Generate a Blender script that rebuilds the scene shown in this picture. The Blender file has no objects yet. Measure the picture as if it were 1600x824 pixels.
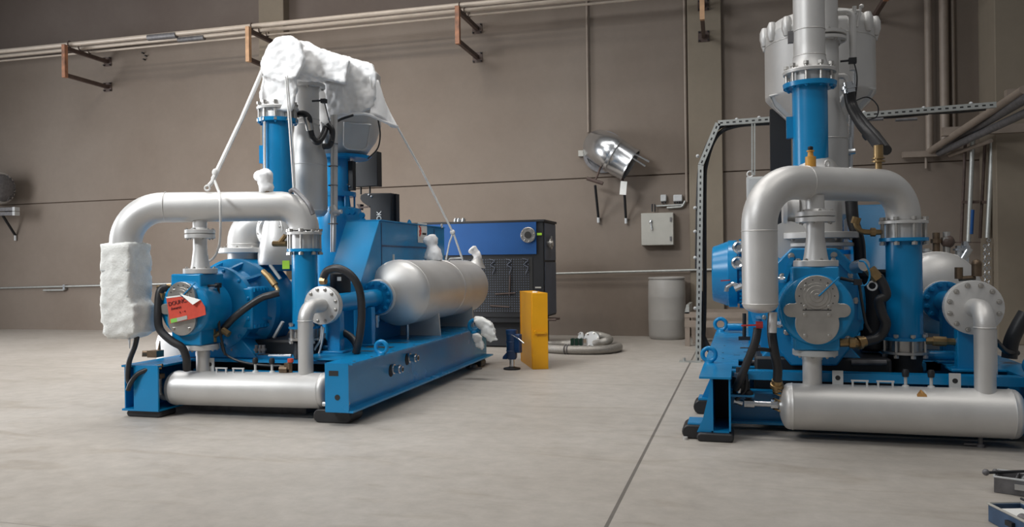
import bpy, bmesh, math, random
from mathutils import Vector, Matrix, noise
random.seed(7)
SC = bpy.context.scene
COL = SC.collection
# ------------------------------------------------------------------ camera
FPX, PSI, RHO, CAMH = 1250.0, math.radians(16.07), math.radians(0.7), 1.25
_F = Vector((-math.sin(PSI), math.cos(PSI), 0)); _R = Vector((math.cos(PSI), math.sin(PSI), 0)); _Z = Vector((0, 0, 1))
CR = _R*math.cos(RHO) - _Z*math.sin(RHO); CU = _R*math.sin(RHO) + _Z*math.cos(RHO)
CAM = Vector((0, 0, CAMH))
cd = bpy.data.cameras.new('camera'); cam = bpy.data.objects.new('camera', cd); COL.objects.link(cam)
cd.sensor_width = 36; cd.lens = FPX*36/1600; cd.clip_start = .05; cd.clip_end = 200
mw = Matrix((CR, CU, -_F)).transposed().to_4x4(); mw.translation = CAM; cam.matrix_world = mw
SC.camera = cam
# ------------------------------------------------------------------ light
w = bpy.data.worlds.new('world'); SC.world = w; w.use_nodes = True
w.node_tree.nodes['Background'].inputs[0].default_value = (.93, .94, .96, 1)
w.node_tree.nodes['Background'].inputs[1].default_value = .17
def area(name, loc, target, sx, sy, power, col=(1, 1, 1), spread=180):
    l = bpy.data.lights.new(name, 'AREA'); l.shape = 'RECTANGLE'; l.size = sx; l.size_y = sy; l.energy = power; l.color = col; l.spread = math.radians(spread)
    o = bpy.data.objects.new(name, l); COL.objects.link(o); o.location = loc
    d = Vector(target)-Vector(loc); o.rotation_euler = d.to_track_quat('-Z', 'Y').to_euler(); return o
area('roof_skylight', (-6.2, 4.8, 9.5), (-6.0, 5.0, 0), 9.0, 3.0, 310, (1, .975, .94), 130)
area('roof_skylight', (2.5, 3.2, 9.5), (2.0, 3.6, 0), 6.0, 2.0, 75, (1, .97, .92), 120)
area('roof_skylight', (-5.0, 9.0, 9.5), (-5.0, 8.6, 0), 12.0, 1.2, 235, (1, .975, .94), 100)
area('wall_wash_light', (-6.8, 5.6, 8.8), (-7.6, 13.4, 1.4), 4.0, .5, 70, (1, .92, .83), 75)  # added wash that brightens the left wall, angled to match the pipe shadows
area('front_key_light', (-8.5, -2.5, 8.2), (-4.8, 7.0, 2.6), 4.0, 2.0, 150, (.95, .98, 1), 60)  # added front key light for the left machine's upper parts, no known window
area('side_door_opening', (-15.5, 5.5, 2.8), (-7, 10, 1.2), 4.0, 4.5, 520, (.95, .97, 1), 140)
SC.view_settings.view_transform = 'Standard'; SC.view_settings.look = 'None'
SC.view_settings.gamma = 1; SC.view_settings.exposure = 0; SC.view_settings.use_curve_mapping = False

# ------------------------------------------------------------------ materials
def mat(name, col, rough=.5, metal=0., var=.0, scale=6., bump=0., bscale=30., rvar=0., spec=.5, coat=0., alpha=1., dark=None, stretch=None):
    m = bpy.data.materials.new(name); m.use_nodes = True; nt = m.node_tree; p = nt.nodes['Principled BSDF']
    p.inputs['Roughness'].default_value = rough; p.inputs['Metallic'].default_value = metal
    p.inputs['Specular IOR Level'].default_value = spec; p.inputs['Coat Weight'].default_value = coat
    p.inputs['Base Color'].default_value = (*col, 1); p.inputs['Alpha'].default_value = alpha
    tc = nt.nodes.new('ShaderNodeTexCoord'); src = tc.outputs['Object']
    if stretch:
        mp = nt.nodes.new('ShaderNodeMapping'); mp.inputs['Scale'].default_value = stretch
        nt.links.new(src, mp.inputs[0]); src = mp.outputs[0]
    if var or rvar:
        n = nt.nodes.new('ShaderNodeTexNoise'); n.inputs['Scale'].default_value = scale; n.inputs['Detail'].default_value = 6
        nt.links.new(src, n.inputs['Vector'])
        if var:
            r = nt.nodes.new('ShaderNodeValToRGB')
            r.color_ramp.elements[0].position = .3; r.color_ramp.elements[1].position = .7
            d = dark or [c*(1-var) for c in col]
            r.color_ramp.elements[0].color = (*d, 1); r.color_ramp.elements[1].color = (*[min(1, c*(1+var*.5)) for c in col], 1)
            nt.links.new(n.outputs['Fac'], r.inputs[0]); nt.links.new(r.outputs[0], p.inputs['Base Color'])
        if rvar:
            mr = nt.nodes.new('ShaderNodeMapRange'); mr.inputs['To Min'].default_value = rough-rvar; mr.inputs['To Max'].default_value = rough+rvar
            nt.links.new(n.outputs['Fac'], mr.inputs['Value']); nt.links.new(mr.outputs[0], p.inputs['Roughness'])
    if bump:
        n2 = nt.nodes.new('ShaderNodeTexNoise'); n2.inputs['Scale'].default_value = bscale; n2.inputs['Detail'].default_value = 5
        nt.links.new(src, n2.inputs['Vector'])
        b = nt.nodes.new('ShaderNodeBump'); b.inputs['Strength'].default_value = bump; b.inputs['Distance'].default_value = .01
        nt.links.new(n2.outputs['Fac'], b.inputs['Height']); nt.links.new(b.outputs[0], p.inputs['Normal'])
    return m
BLUE = mat('blue_enamel', (.004, .215, .47), .26, 0, .10, 3, .03, 60, .05, spec=.5, coat=.0)
SILV = mat('aluminium_paint', (.62, .61, .595), .46, .52, .07, 4, .06, 90, .06)
STEEL = mat('bare_steel', (.50, .48, .45), .34, .85, .12, 12, .05, 80, .08)
GALV = mat('galvanised_sheet', (.62, .64, .66), .24, .95, .10, 8, .03, 40, .06)
ZINC = mat('galvanised_strut', (.45, .46, .44), .45, .6, .12, 20, .03, 60)
BRASS = mat('brass', (.34, .23, .11), .38, .8, .15, 20)
BRONZE = mat('dark_bronze', (.16, .11, .07), .45, .6, .2, 20)
GOLD = mat('ochre_plastic', (.60, .30, .05), .4, 0, .1, 20)
RUB = mat('black_rubber', (.018, .018, .020), .45, 0, .2, 15, .08, 60)
BLK = mat('black_coated_steel', (.011, .012, .015), .55, 0, .15, 8, .03, 60)
DGR = mat('dark_grey_panel', (.085, .10, .135), .5, 0, .12, 5)
DBL = mat('cobalt_panel', (.001, .068, .25), .6, 0, .06, 4)
NAVY = mat('navy_enamel', (.012, .045, .13), .35, 0, .12, 8)
WRAP = mat('white_wrap', (.85, .85, .85), .42, 0, .04, 9, .35, 22, spec=.4)
FABR = mat('white_woven_sleeve', (.72, .72, .69), .75, 0, .08, 14, .5, 70)
WEB = mat('white_webbing', (.74, .73, .71), .7, 0, .06, 30)
RED = mat('red_enamel', (.42, .03, .03), .4, 0, .1, 20)
REDP = mat('red_label_paper', (.62, .07, .04), .6, 0, .12, 25)
INK = mat('dark_ink', (.09, .012, .015), .7)
BINK = mat('black_ink', (.02, .02, .02), .7)
WPAP = mat('white_paper', (.80, .80, .77), .7, 0, .05, 20)
GPAP = mat('green_print', (.22, .55, .10), .7, 0, .1, 30)
LIME = mat('lime_label', (.42, .75, .05), .6, 0, .05, 10)
YEL = mat('yellow_enamel', (.72, .33, .002), .42, 0, .06, 5, .03, 50)
RUST = mat('red_oxide_steel', (.36, .16, .085), .65, 0, .45, 9, .1, 40, dark=(.17, .09, .06))
TAN = mat('sandy_primed_steel', (.50, .30, .17), .65, 0, .25, 9, .1, 40)
BROWN = mat('brown_primed_steel', (.085, .055, .045), .6, 0, .25, 14)
PIPEP = mat('cream_painted_pipe', (.50, .43, .36), .45, .1, .1, 5)
WPIPE = mat('taupe_painted_pipe', (.27, .22, .18), .5, .1, .12, 6)
GREYP = mat('light_grey_enamel', (.42, .41, .37), .45, 0, .06, 6)
LGREY = mat('pale_grey_enamel', (.50, .51, .51), .45, 0, .05, 6)
DRUMM = mat('white_translucent_plastic', (.37, .355, .335), .5, 0, .06, 4)
HOSEM = mat('braided_steel_hose', (.34, .32, .29), .42, .5, .15, 50, .5, 160)
GREEN = mat('dark_green_enamel', (.006, .035, .022), .4)
DIRT = mat('scuffed_grey_steel', (.16, .155, .16), .5, .3, .25, 20)
CLEAR = mat('white_chip_paint', (.7, .7, .7), .5)

def concrete(name, c0, c1, c2, rough, wall):
    m = bpy.data.materials.new(name); m.use_nodes = True; nt = m.node_tree; N = nt.nodes; L = nt.links; p = N['Principled BSDF']
    p.inputs['Roughness'].default_value = rough; p.inputs['Specular IOR Level'].default_value = .3
    tc = N.new('ShaderNodeTexCoord')
    a = N.new('ShaderNodeTexNoise'); a.inputs['Scale'].default_value = .45 if wall else .7; a.inputs['Detail'].default_value = 8; a.inputs['Roughness'].default_value = .55
    b = N.new('ShaderNodeTexNoise'); b.inputs['Scale'].default_value = 7; b.inputs['Detail'].default_value = 9; b.inputs['Roughness'].default_value = .7
    L.new(tc.outputs['Object'], a.inputs['Vector']); L.new(tc.outputs['Object'], b.inputs['Vector'])
    ra = N.new('ShaderNodeValToRGB'); ra.color_ramp.elements[0].position = .32; ra.color_ramp.elements[1].position = .68
    ra.color_ramp.elements[0].color = (*c0, 1); ra.color_ramp.elements[1].color = (*c1, 1); L.new(a.outputs['Fac'], ra.inputs[0])
    rb = N.new('ShaderNodeValToRGB'); rb.color_ramp.elements[0].position = .35; rb.color_ramp.elements[1].position = .75
    k = .93 if wall else .80
    rb.color_ramp.elements[0].color = (k, k, k, 1); rb.color_ramp.elements[1].color = (1, 1, 1, 1); L.new(b.outputs['Fac'], rb.inputs[0])
    mx = N.new('ShaderNodeMixRGB'); mx.blend_type = 'MULTIPLY'; mx.inputs[0].default_value = 1
    L.new(ra.outputs[0], mx.inputs[1]); L.new(rb.outputs[0], mx.inputs[2]); out = mx.outputs[0]
    if not wall:
        sx = N.new('ShaderNodeSeparateXYZ'); L.new(tc.outputs['Object'], sx.inputs[0])
        def line(sock, pos, wd):
            s = N.new('ShaderNodeMath'); s.operation = 'SUBTRACT'; L.new(sock, s.inputs[0]); s.inputs[1].default_value = pos
            ab = N.new('ShaderNodeMath'); ab.operation = 'ABSOLUTE'; L.new(s.outputs[0], ab.inputs[0])
            c = N.new('ShaderNodeMath'); c.operation = 'LESS_THAN'; L.new(ab.outputs[0], c.inputs[0]); c.inputs[1].default_value = wd
            return c.outputs[0]
        for ax, pos, wd, st in (('X', -.633, .010, .70), ('Y', 8.16, .007, .45), ('Y', 3.10, .004, .4), ('X', -5.9, .004, .3)):
            f = line(sx.outputs[ax], pos, wd)
            mu = N.new('ShaderNodeMath'); mu.operation = 'MULTIPLY'; L.new(f, mu.inputs[0]); mu.inputs[1].default_value = st
            m2 = N.new('ShaderNodeMixRGB'); L.new(mu.outputs[0], m2.inputs[0]); L.new(out, m2.inputs[1]); m2.inputs[2].default_value = (.05, .045, .04, 1); out = m2.outputs[0]
        # faint scuffs
        sc = N.new('ShaderNodeTexNoise'); sc.inputs['Scale'].default_value = 2.2; sc.inputs['Detail'].default_value = 10; sc.inputs['Distortion'].default_value = 2.5
        mp = N.new('ShaderNodeMapping'); mp.inputs['Scale'].default_value = (.35, 1.3, 1); L.new(tc.outputs['Object'], mp.inputs[0]); L.new(mp.outputs[0], sc.inputs['Vector'])
        rs = N.new('ShaderNodeValToRGB'); rs.color_ramp.elements[0].position = .30; rs.color_ramp.elements[1].position = .46
        rs.color_ramp.elements[0].color = (.88, .86, .83, 1); rs.color_ramp.elements[1].color = (1, 1, 1, 1); L.new(sc.outputs['Fac'], rs.inputs[0])
        m3 = N.new('ShaderNodeMixRGB'); m3.blend_type = 'MULTIPLY'; m3.inputs[0].default_value = 1; L.new(out, m3.inputs[1]); L.new(rs.outputs[0], m3.inputs[2]); out = m3.outputs[0]
    L.new(out, p.inputs['Base Color'])
    bm_ = N.new('ShaderNodeBump'); bm_.inputs['Strength'].default_value = .15; bm_.inputs['Distance'].default_value = .01
    L.new(b.outputs['Fac'], bm_.inputs['Height']); L.new(bm_.outputs[0], p.inputs['Normal'])
    return m
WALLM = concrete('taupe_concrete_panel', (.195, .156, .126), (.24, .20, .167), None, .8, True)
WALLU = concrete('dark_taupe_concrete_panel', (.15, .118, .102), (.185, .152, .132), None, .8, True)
PILM = concrete('concrete_pilaster', (.22, .182, .138), (.265, .225, .172), None, .8, True)
FLOORM = concrete('smooth_concrete_floor', (.40, .365, .325), (.48, .445, .405), None, .48, False)
GAPM = mat('dark_joint', (.10, .07, .05), .9)

# ------------------------------------------------------------------ frames: measured pixel -> point on a real plane
class Fr:
    def __init__(s, ox, oy, deg=0.):
        s.a = math.radians(deg); s.o = Vector((ox, oy, 0)); s.x = Vector((math.cos(s.a), math.sin(s.a), 0)); s.y = Vector((-math.sin(s.a), math.cos(s.a), 0))
    def ray(s, px, py):
        d = _F + CR*((px-800)/FPX) + CU*((412-py)/FPX); c = CAM-s.o
        return Vector((c.dot(s.x), c.dot(s.y), c.z)), Vector((d.dot(s.x), d.dot(s.y), d.z))
    def Y(s, px, py, y): c, d = s.ray(px, py); return c+d*((y-c.y)/d.y)
    def X(s, px, py, x): c, d = s.ray(px, py); return c+d*((x-c.x)/d.x)
    def Zp(s, px, py, z=0.): c, d = s.ray(px, py); return c+d*((z-c.z)/d.z)
    def m(s, px, py, y, n): # length of n pixels there
        c, d = s.ray(px, py); return n*((y-c.y)/d.y)/FPX
    def w(s, v): return s.o + s.x*v[0] + s.y*v[1] + _Z*v[2]
F0 = Fr(0, 0, 0)

# ------------------------------------------------------------------ mesh builder
def basis(ax):
    ax = Vector(ax).normalized(); h = Vector((0, 0, 1)) if abs(ax.z) < .9 else Vector((1, 0, 0))
    u = h.cross(ax).normalized(); return u, ax.cross(u), ax
def fillet(pts, R, n=8):
    pts = [Vector(p) for p in pts]; out = [pts[0]]
    for i in range(1, len(pts)-1):
        a, b, c = pts[i-1], pts[i], pts[i+1]; d1 = (a-b); d2 = (c-b); l1 = d1.length; l2 = d2.length; d1.normalize(); d2.normalize()
        ang = d1.angle(d2)
        if ang > 3.1: out.append(b); continue
        r = R[i-1] if isinstance(R, (list, tuple)) else R
        t = min(r/math.tan(ang/2), l1*.999 if i == 1 else l1*.5, l2*.999 if i == len(pts)-2 else l2*.5); r = t*math.tan(ang/2)
        p0 = b+d1*t; p1 = b+d2*t; cen = b+(d1+d2).normalized()*(r/math.sin(ang/2)); v0 = p0-cen; v1 = p1-cen; th = v0.angle(v1)
        for k in range(n+1):
            f = k/n; out.append(cen+(v0*math.sin((1-f)*th)+v1*math.sin(f*th))/math.sin(th))
    out.append(pts[-1]); return out
def spline(pts, n=8):
    pts = [Vector(p) for p in pts]; q = [pts[0]*2-pts[1]]+pts+[pts[-1]*2-pts[-2]]; out = []
    for i in range(1, len(q)-2):
        for k in range(n):
            t = k/n; a, b, c, d = q[i-1:i+3]
            out.append(.5*((2*b)+(c-a)*t+(2*a-5*b+4*c-d)*t*t+(3*b-a-3*c+d)*t**3))
    out.append(pts[-1]); return out
class MB:
    def __init__(s): s.bm = bmesh.new()
    def f(s, vs):
        try: return s.bm.faces.new(vs)
        except ValueError: return None
    def box(s, c, d, rot=None):
        c = Vector(c); vs = []
        for z in (-1, 1):
            for x, y in ((-1, -1), (1, -1), (1, 1), (-1, 1)):
                v = Vector((x*d[0]/2, y*d[1]/2, z*d[2]/2)); v = rot @ v if rot else v; vs.append(s.bm.verts.new(c+v))
        for q in ((3, 2, 1, 0), (4, 5, 6, 7), (0, 1, 5, 4), (1, 2, 6, 5), (2, 3, 7, 6), (3, 0, 4, 7)): s.f([vs[i] for i in q])
        return s
    def bb(s, x0, y0, z0, x1, y1, z1): return s.box(((x0+x1)/2, (y0+y1)/2, (z0+z1)/2), (abs(x1-x0), abs(y1-y0), abs(z1-z0)))
    def bar(s, a, b, wd, h, up=(0, 0, 1)):
        a = Vector(a); b = Vector(b); d = (b-a); L = d.length; d.normalize(); up = Vector(up); sd = d.cross(up).normalized(); up2 = sd.cross(d)
        R = Matrix((sd, d, up2)).transposed(); return s.box((a+b)/2, (wd, L, h), R)
    def prism(s, pts, vec):
        a = [s.bm.verts.new(Vector(p)) for p in pts]; b = [s.bm.verts.new(Vector(p)+Vector(vec)) for p in pts]; n = len(a)
        s.f(a); s.f(b[::-1])
        for i in range(n): s.f([a[i], b[i], b[(i+1) % n], a[(i+1) % n]])
        return s
    def lathe(s, p, ax, prof, n=28, cap=True, ph=0.):
        u, v, ax = basis(ax); p = Vector(p); rings = []
        for t, r in prof:
            rings.append([s.bm.verts.new(p+ax*t+(u*math.cos(ph+2*math.pi*k/n)+v*math.sin(ph+2*math.pi*k/n))*max(r, 1e-4)) for k in range(n)])
        for a, b in zip(rings, rings[1:]):
            for k in range(n): s.f([a[k], a[(k+1) % n], b[(k+1) % n], b[k]])
        if cap: s.f(rings[0][::-1]); s.f(rings[-1])
        return s
    def cyl(s, a, b, r, r1=None, n=24):
        a = Vector(a); b = Vector(b); L = (b-a).length; return s.lathe(a, b-a, [(0, r), (L, r if r1 is None else r1)], n)
    def dome(s, p, ax, r, h, n=28, k=7): # elliptical head starting at p
        return s.lathe(p, ax, [(h*math.sin(i/k*math.pi/2), r*math.cos(i/k*math.pi/2)) for i in range(k+1)], n)
    def tube(s, pts, r, n=14, cap=True):
        pts = [Vector(p) for p in pts]; N = len(pts); rs = r if isinstance(r, (list, tuple)) else [r]*N; T = []
        for i in range(N):
            t = (pts[min(i+1, N-1)]-pts[max(i-1, 0)]); T.append(t.normalized() if t.length > 1e-9 else (T[-1] if T else Vector((0, 0, 1))))
        u, v, _ = basis(T[0]); rings = []
        for i in range(N):
            u = (u-T[i]*u.dot(T[i])).normalized(); v = T[i].cross(u)
            rings.append([s.bm.verts.new(pts[i]+(u*math.cos(2*math.pi*k/n)+v*math.sin(2*math.pi*k/n))*rs[i]) for k in range(n)])
        for a, b in zip(rings, rings[1:]):
            for k in range(n): s.f([a[k], a[(k+1) % n], b[(k+1) % n], b[k]])
        if cap: s.f(rings[0][::-1]); s.f(rings[-1])
        return s
    def torus(s, c, ax, R, r, n=28, m=10, a0=0, a1=2*math.pi):
        u, v, ax = basis(ax); c = Vector(c); full = abs(a1-a0-2*math.pi) < 1e-6; K = n if full else n+1; rings = []
        for i in range(K):
            a = a0+(a1-a0)*i/n; d = u*math.cos(a)+v*math.sin(a)
            rings.append([s.bm.verts.new(c+d*(R+r*math.cos(2*math.pi*k/m))+ax*(r*math.sin(2*math.pi*k/m))) for k in range(m)])
        for i in range(n if full else n):
            a = rings[i]; b = rings[(i+1) % K]
            for k in range(m): s.f([a[k], b[k], b[(k+1) % m], a[(k+1) % m]])
        return s
    def ring(s, p, ax, t, ro, ri, n=28): # flat washer
        u, v, ax = basis(ax); p = Vector(p); R = []
        for q, r in ((0, ro), (t, ro), (t, ri), (0, ri)):
            R.append([s.bm.verts.new(p+ax*q+(u*math.cos(2*math.pi*k/n)+v*math.sin(2*math.pi*k/n))*r) for k in range(n)])
        for i in range(4):
            a, b = R[i], R[(i+1) % 4]
            for k in range(n): s.f([a[k], a[(k+1) % n], b[(k+1) % n], b[k]])
        return s
    def ball(s, c, r, n=16):
        sc = Vector(r) if isinstance(r, (tuple, list, Vector)) else Vector((r, r, r)); m = Matrix.Translation(Vector(c)) @ Matrix.Diagonal((*sc, 1))
        bmesh.ops.create_uvsphere(s.bm, u_segments=n, v_segments=n//2+2, radius=1, matrix=m); return s
    def mesh(s, name, off=None, smooth=True, ang=35):
        bmesh.ops.recalc_face_normals(s.bm, faces=s.bm.faces[:])
        if off is not None: bmesh.ops.translate(s.bm, verts=s.bm.verts[:], vec=-Vector(off))
        me = bpy.data.meshes.new(name); s.bm.to_mesh(me); s.bm.free()
        if smooth: me.shade_smooth(); me.set_sharp_from_angle(angle=math.radians(ang))
        return me
def props(o, label=None, cat=None, group=None, kind=None):
    for k, v in (('label', label), ('category', cat), ('group', group), ('kind', kind)):
        if v: o[k] = v
    return o
BASE = {}
def thing(name, label, cat, fr, base, group=None):
    o = bpy.data.objects.new(name, None); o.empty_display_size = .1; COL.objects.link(o)
    o.location = fr.w(base); o.rotation_euler = (0, 0, fr.a); BASE[o.name] = Vector(base)
    return props(o, label, cat, group)
def part(name, mb, m, parent, label=None, kind=None, bevel=0., ang=35):
    r = parent
    while r.parent: r = r.parent
    me = mb.mesh(name, BASE[r.name], ang=ang); me.materials.append(m)
    o = bpy.data.objects.new(name, me); COL.objects.link(o); o.parent = parent; props(o, label, kind=kind)
    if bevel: b = o.modifiers.new('bevel', 'BEVEL'); b.width = bevel; b.segments = 2; b.limit_method = 'ANGLE'
    return o
def single(name, mb, m, fr, base, label=None, cat=None, group=None, kind=None, bevel=0., ang=35):
    me = mb.mesh(name, base, ang=ang); me.materials.append(m); o = bpy.data.objects.new(name, me); COL.objects.link(o)
    o.location = fr.w(base); o.rotation_euler = (0, 0, fr.a); BASE[o.name] = Vector(base); props(o, label, cat, group, kind)
    if bevel: b = o.modifiers.new('bevel', 'BEVEL'); b.width = bevel; b.segments = 2; b.limit_method = 'ANGLE'
    return o
# ---- bolts: one mesh, one object per bolt
def mk_bolt(name, m, stud=False):
    b = MB(); b.lathe((0, 0, -.004), (0, 0, 1), [(0, 1), (.16, 1)], 14); b.lathe((0, 0, .12), (0, 0, 1), [(0, .82), (.55, .82), (.62, .7)], 6); b.lathe((0, 0, .5), (0, 0, 1), [(0, .45), (.5, .45)], 10)
    me = b.mesh(name); me.materials.append(m); return me
BOLT = {m.name: mk_bolt('bolt', m) for m in (BLUE, STEEL, SILV)}
def bolts(parent, c, ax, R, n, size, m=STEEL, ph=0., name='bolt', sel=None):
    r = parent
    while r.parent: r = r.parent
    u, v, ax = basis(ax); c = Vector(c)-BASE[r.name]
    for k in range(n):
        if sel and k not in sel: continue
        a = ph+2*math.pi*k/n; o = bpy.data.objects.new(name, BOLT[m.name]); COL.objects.link(o); o.parent = parent
        M_ = Matrix((u, v, ax)).transposed().to_4x4() @ Matrix.Scale(size, 4); M_.translation = c+(u*math.cos(a)+v*math.sin(a))*R
        o.matrix_basis = M_
def flange(parent, c, ax, r, th, nb=8, bs=.012, m=SILV, bm_=None, name='flange', hub=None, ph=.2, under=False):
    ax = Vector(ax).normalized(); b = MB(); b.lathe(Vector(c), ax, [(0, r*.97), (th*.1, r), (th*.9, r), (th, r*.97)], 36)
    if hub: b.lathe(Vector(c)+ax*th, ax, [(0, hub*1.25), (th*.5, hub*1.05)], 24)
    o = part(name, b, m, parent)
    if nb: bolts(o, Vector(c)+(-ax*0 if under else ax*th), -ax if under else ax, r*.84, nb, bs, bm_ or STEEL, ph)
    return o
def studs(parent, c, R, z0, z1, n, r, m, ph=0.):
    for k in range(n):
        a = ph+2*math.pi*k/n; p = Vector((c[0]+R*math.cos(a), c[1]+R*math.sin(a), 0))
        b = MB(); b.cyl((p.x, p.y, z0), (p.x, p.y, z1), r, n=8)
        b.lathe((p.x, p.y, z1-.004), (0, 0, 1), [(0, r*1.9), (r*2, r*1.9)], 6); b.lathe((p.x, p.y, z0+.004-r*2), (0, 0, 1), [(0, r*1.9), (r*2, r*1.9)], 6)
        part('stud', b, m, parent)
# ================================================================== THE HALL
W = Fr(-1.23, 13.55, 1.45)          # wall frame: x along the wall, y into the wall, wall face at y = 0
single('floor', MB().bb(-22, -10, -.2, 9, 16, 0), FLOORM, F0, (0, 0, 0), kind='structure')
def wz(px, py, y=0.): return W.Y(px, py, y)
j1a, j1b = wz(0, 321), wz(1545, 249.5); j2a, j2b = wz(0, 94), wz(710, 16.5)
def ln(a, b, x): return a.z+(b.z-a.z)*(x-a.x)/(b.x-a.x)
XL, XR, TOP, G = -21., 8., 9.4, .011
def panel(name, za, zb, m=None): # za, zb functions of x
    single(name, MB().prism([(XL, 0, za(XL)), (XR, 0, za(XR)), (XR, 0, zb(XR)), (XL, 0, zb(XL))], (0, .25, 0)), m or WALLM, W, (0, 0, 0), kind='structure')
panel('wall_back_lower', lambda x: -.05, lambda x: ln(j1a, j1b, x)-G)
panel('wall_back_middle', lambda x: ln(j1a, j1b, x)+G, lambda x: ln(j2a, j2b, x)-G)
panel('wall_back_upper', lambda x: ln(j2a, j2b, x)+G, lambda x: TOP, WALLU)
single('trim_1', MB().bb(XL, .03, 0, XR, .24, TOP-.1), GAPM, W, (0, 0, 0), kind='structure')
# pilasters
def pil(name, x0, x1, d, m=PILM): single(name, MB().bb(x0, -d, 0, x1, .02, TOP), m, W, (x0, 0, 0), kind='structure', bevel=.012)
p0, p1 = wz(1077, 300, -.10).x, wz(1130, 300, -.10).x
pil('trim_2', p0, p1, .10)
pil('trim_3', wz(404, 40, -.2).x, wz(443, 40, -.2).x, .2)
rx = W.Y(1557, 300, -.75).x
single('wall_right', MB().bb(rx, -.75, 0, rx+3.2, .02, TOP), PILM, W, (rx, 0, 0), kind='structure', bevel=.012)

# ---------------------------------------------------------------- pipe brackets and the pipes on them
ZB = 5.44
def bracket(xx, label, d0=0., zt=ZB, arm=1.1, pm=None):
    t = thing('pipe_bracket', label, 'bracket', W, (xx, -d0, zt-.54), 'steel pipe brackets high on the back wall')
    y1 = -d0-arm
    part('post', MB().bb(xx-.035, y1-.04, zt-.58, xx+.035, y1+.04, zt+.04), pm or RUST, t, 'rusty outer post')
    for z, nm in ((zt-.02, 'arm'), (zt-.53, 'arm')):
        a = part(nm, MB().bb(xx-.03, y1+.04, z-.035, xx+.03, -d0-.012, z+.035), BROWN, t)
        part('wall_plate', MB().bb(xx-.09, -d0-.014, z-.09, xx+.09, -d0, z+.09), BROWN, a)
        for sx in (-1, 1):
            for sz in (-1, 1): part('anchor_bolt', MB().cyl((xx+sx*.07, -d0-.05, z+sz*.07), (xx+sx*.07, -d0-.01, z+sz*.07), .013, n=8), BINK, a)
    for dy in (.12, .38, .62):
        part('pipe_clamp', MB().torus((xx, y1+dy, zt+.04+.045), (1, 0, 0), .052, .009, 16, 6, 0, 2*math.pi), BROWN, t)
def wx(px, py, y): return W.Y(px, py, y).x
bracket(wx(101, 75, -1.1), 'rusty pipe bracket nearest the left edge, over the wrapped pipe end')
bracket(wx(388, 60, -1.1), 'wooden-coloured pipe bracket just left of the white plastic cover', pm=TAN)
bracket(wx(715, 20, -1.1), 'orange-brown pipe bracket on the bare wall right of the white plastic cover')
bracket(wx(1097, 10, -1.2), 'pale orange pipe bracket mounted on the flat pilaster, cut by the top edge', .10, ZB+.02, 1.1, TAN)
bracket(wx(1385, 10, -1.1), 'dark pipe bracket behind the tall silver silencer, at the top right', 0., ZB+.1)
for k, (dy, r, lab) in enumerate(((-.98, .042, 'cream painted pipe along the brackets, outermost of the three'), (-.72, .036, 'cream painted pipe along the brackets, middle of the three'), (-.48, .020, 'thin pipe along the brackets, the one closest to the wall'))):
    b = MB(); z = ZB+.015+r; b.cyl((XL+1, dy, z), (XR-.6 if False else 4.3, dy, z+.05), r, n=14)
    single('overhead_pipe', b, PIPEP, W, (0, dy, z), lab, 'pipe', 'pipes carried on the wall brackets')
# coupling sleeves on the pipes (about x = 250 px)
cx = wx(250, 55, -.98)
t = thing('pipe_coupling', 'dark coupling sleeve on the overhead pipes between the two left brackets', 'coupling', W, (cx, -.98, ZB+.02))
part('sleeve', MB().cyl((cx-.25, -.98, ZB+.057), (cx+.35, -.98, ZB+.057), .058, n=16), DIRT, t)
part('sleeve', MB().cyl((cx+.2, -.72, ZB+.051), (cx+.75, -.72, ZB+.051), .05, n=16), DIRT, t)
# spare wall anchors
a_ = wz(227, 88); b = MB()
for dx, dz in ((-.03, .06), (.04, .0), (0, -.07)): b.cyl((a_.x+dx, -.06, a_.z+dz), (a_.x+dx, .0, a_.z+dz), .016, n=8)
single('wall_anchor', b, BINK, W, (a_.x, 0, a_.z), 'small dark anchor stubs on the wall right of the leftmost bracket', 'anchor')
# ---------------------------------------------------------------- thin conduit across the wall
q0, q1 = wz(0, 450.5, -.03), wz(1112, 421.5, -.13)
b = MB(); b.cyl(q0-(q1-q0)*.15, q1, .020, n=12); t = single('wall_conduit', b, ZINC, W, q0, 'thin shiny conduit running along the whole back wall at knee height', 'conduit')
cc = wz(100, 450, -.06); t = thing('conduit_clamp', 'small clamp and stub tube under the wall conduit at far left', 'clamp', W, cc)
b = MB(); b.cyl((wz(68, 454, -.05)), (wz(100, 453.5, -.05)), .02, n=10); part('stub_tube', b, ZINC, t)
b = MB(); b.box((cc.x, -.035, cc.z+.01), (.05, .07, .11)); part('clip', b, GALV, t)
# ---------------------------------------------------------------- vertical conduits
def vert(pxa, pya, pyb, r, m, lab, y=-.04, nm='vertical_conduit', grp=None, pxb=None):
    a = wz(pxa, pya, y); c = wz(pxb or pxa, pyb, y); c.x = (c.x+a.x)/2 if pxb is None else c.x; a.x = c.x if pxb is None else a.x; a.z = TOP-.05 if pya < 0 else a.z
    return single(nm, MB().cyl(a, c, r, n=12), m, W, c, lab, 'conduit', grp)
vert(918, -20, 207, .022, WPIPE, 'taupe vertical conduit coming down to the round duct outlet')
vert(1071, -20, 316, .024, WPIPE, 'taupe vertical conduit ending at the two small junction boxes')
vert(1451, -20, 236, .055, WPIPE, 'painted vertical pipe, leftmost of the tall pipes behind the right machine', -.12, grp='tall wall pipes')
vert(1475, -20, 222, .065, WPIPE, 'painted vertical pipe, middle and thickest of the three tall pipes at right', -.14, grp='tall wall pipes')
vert(1489, -20, 210, .030, WPIPE, 'painted vertical pipe, rightmost and thinnest of the three tall pipes', -.05, grp='tall wall pipes')
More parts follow.
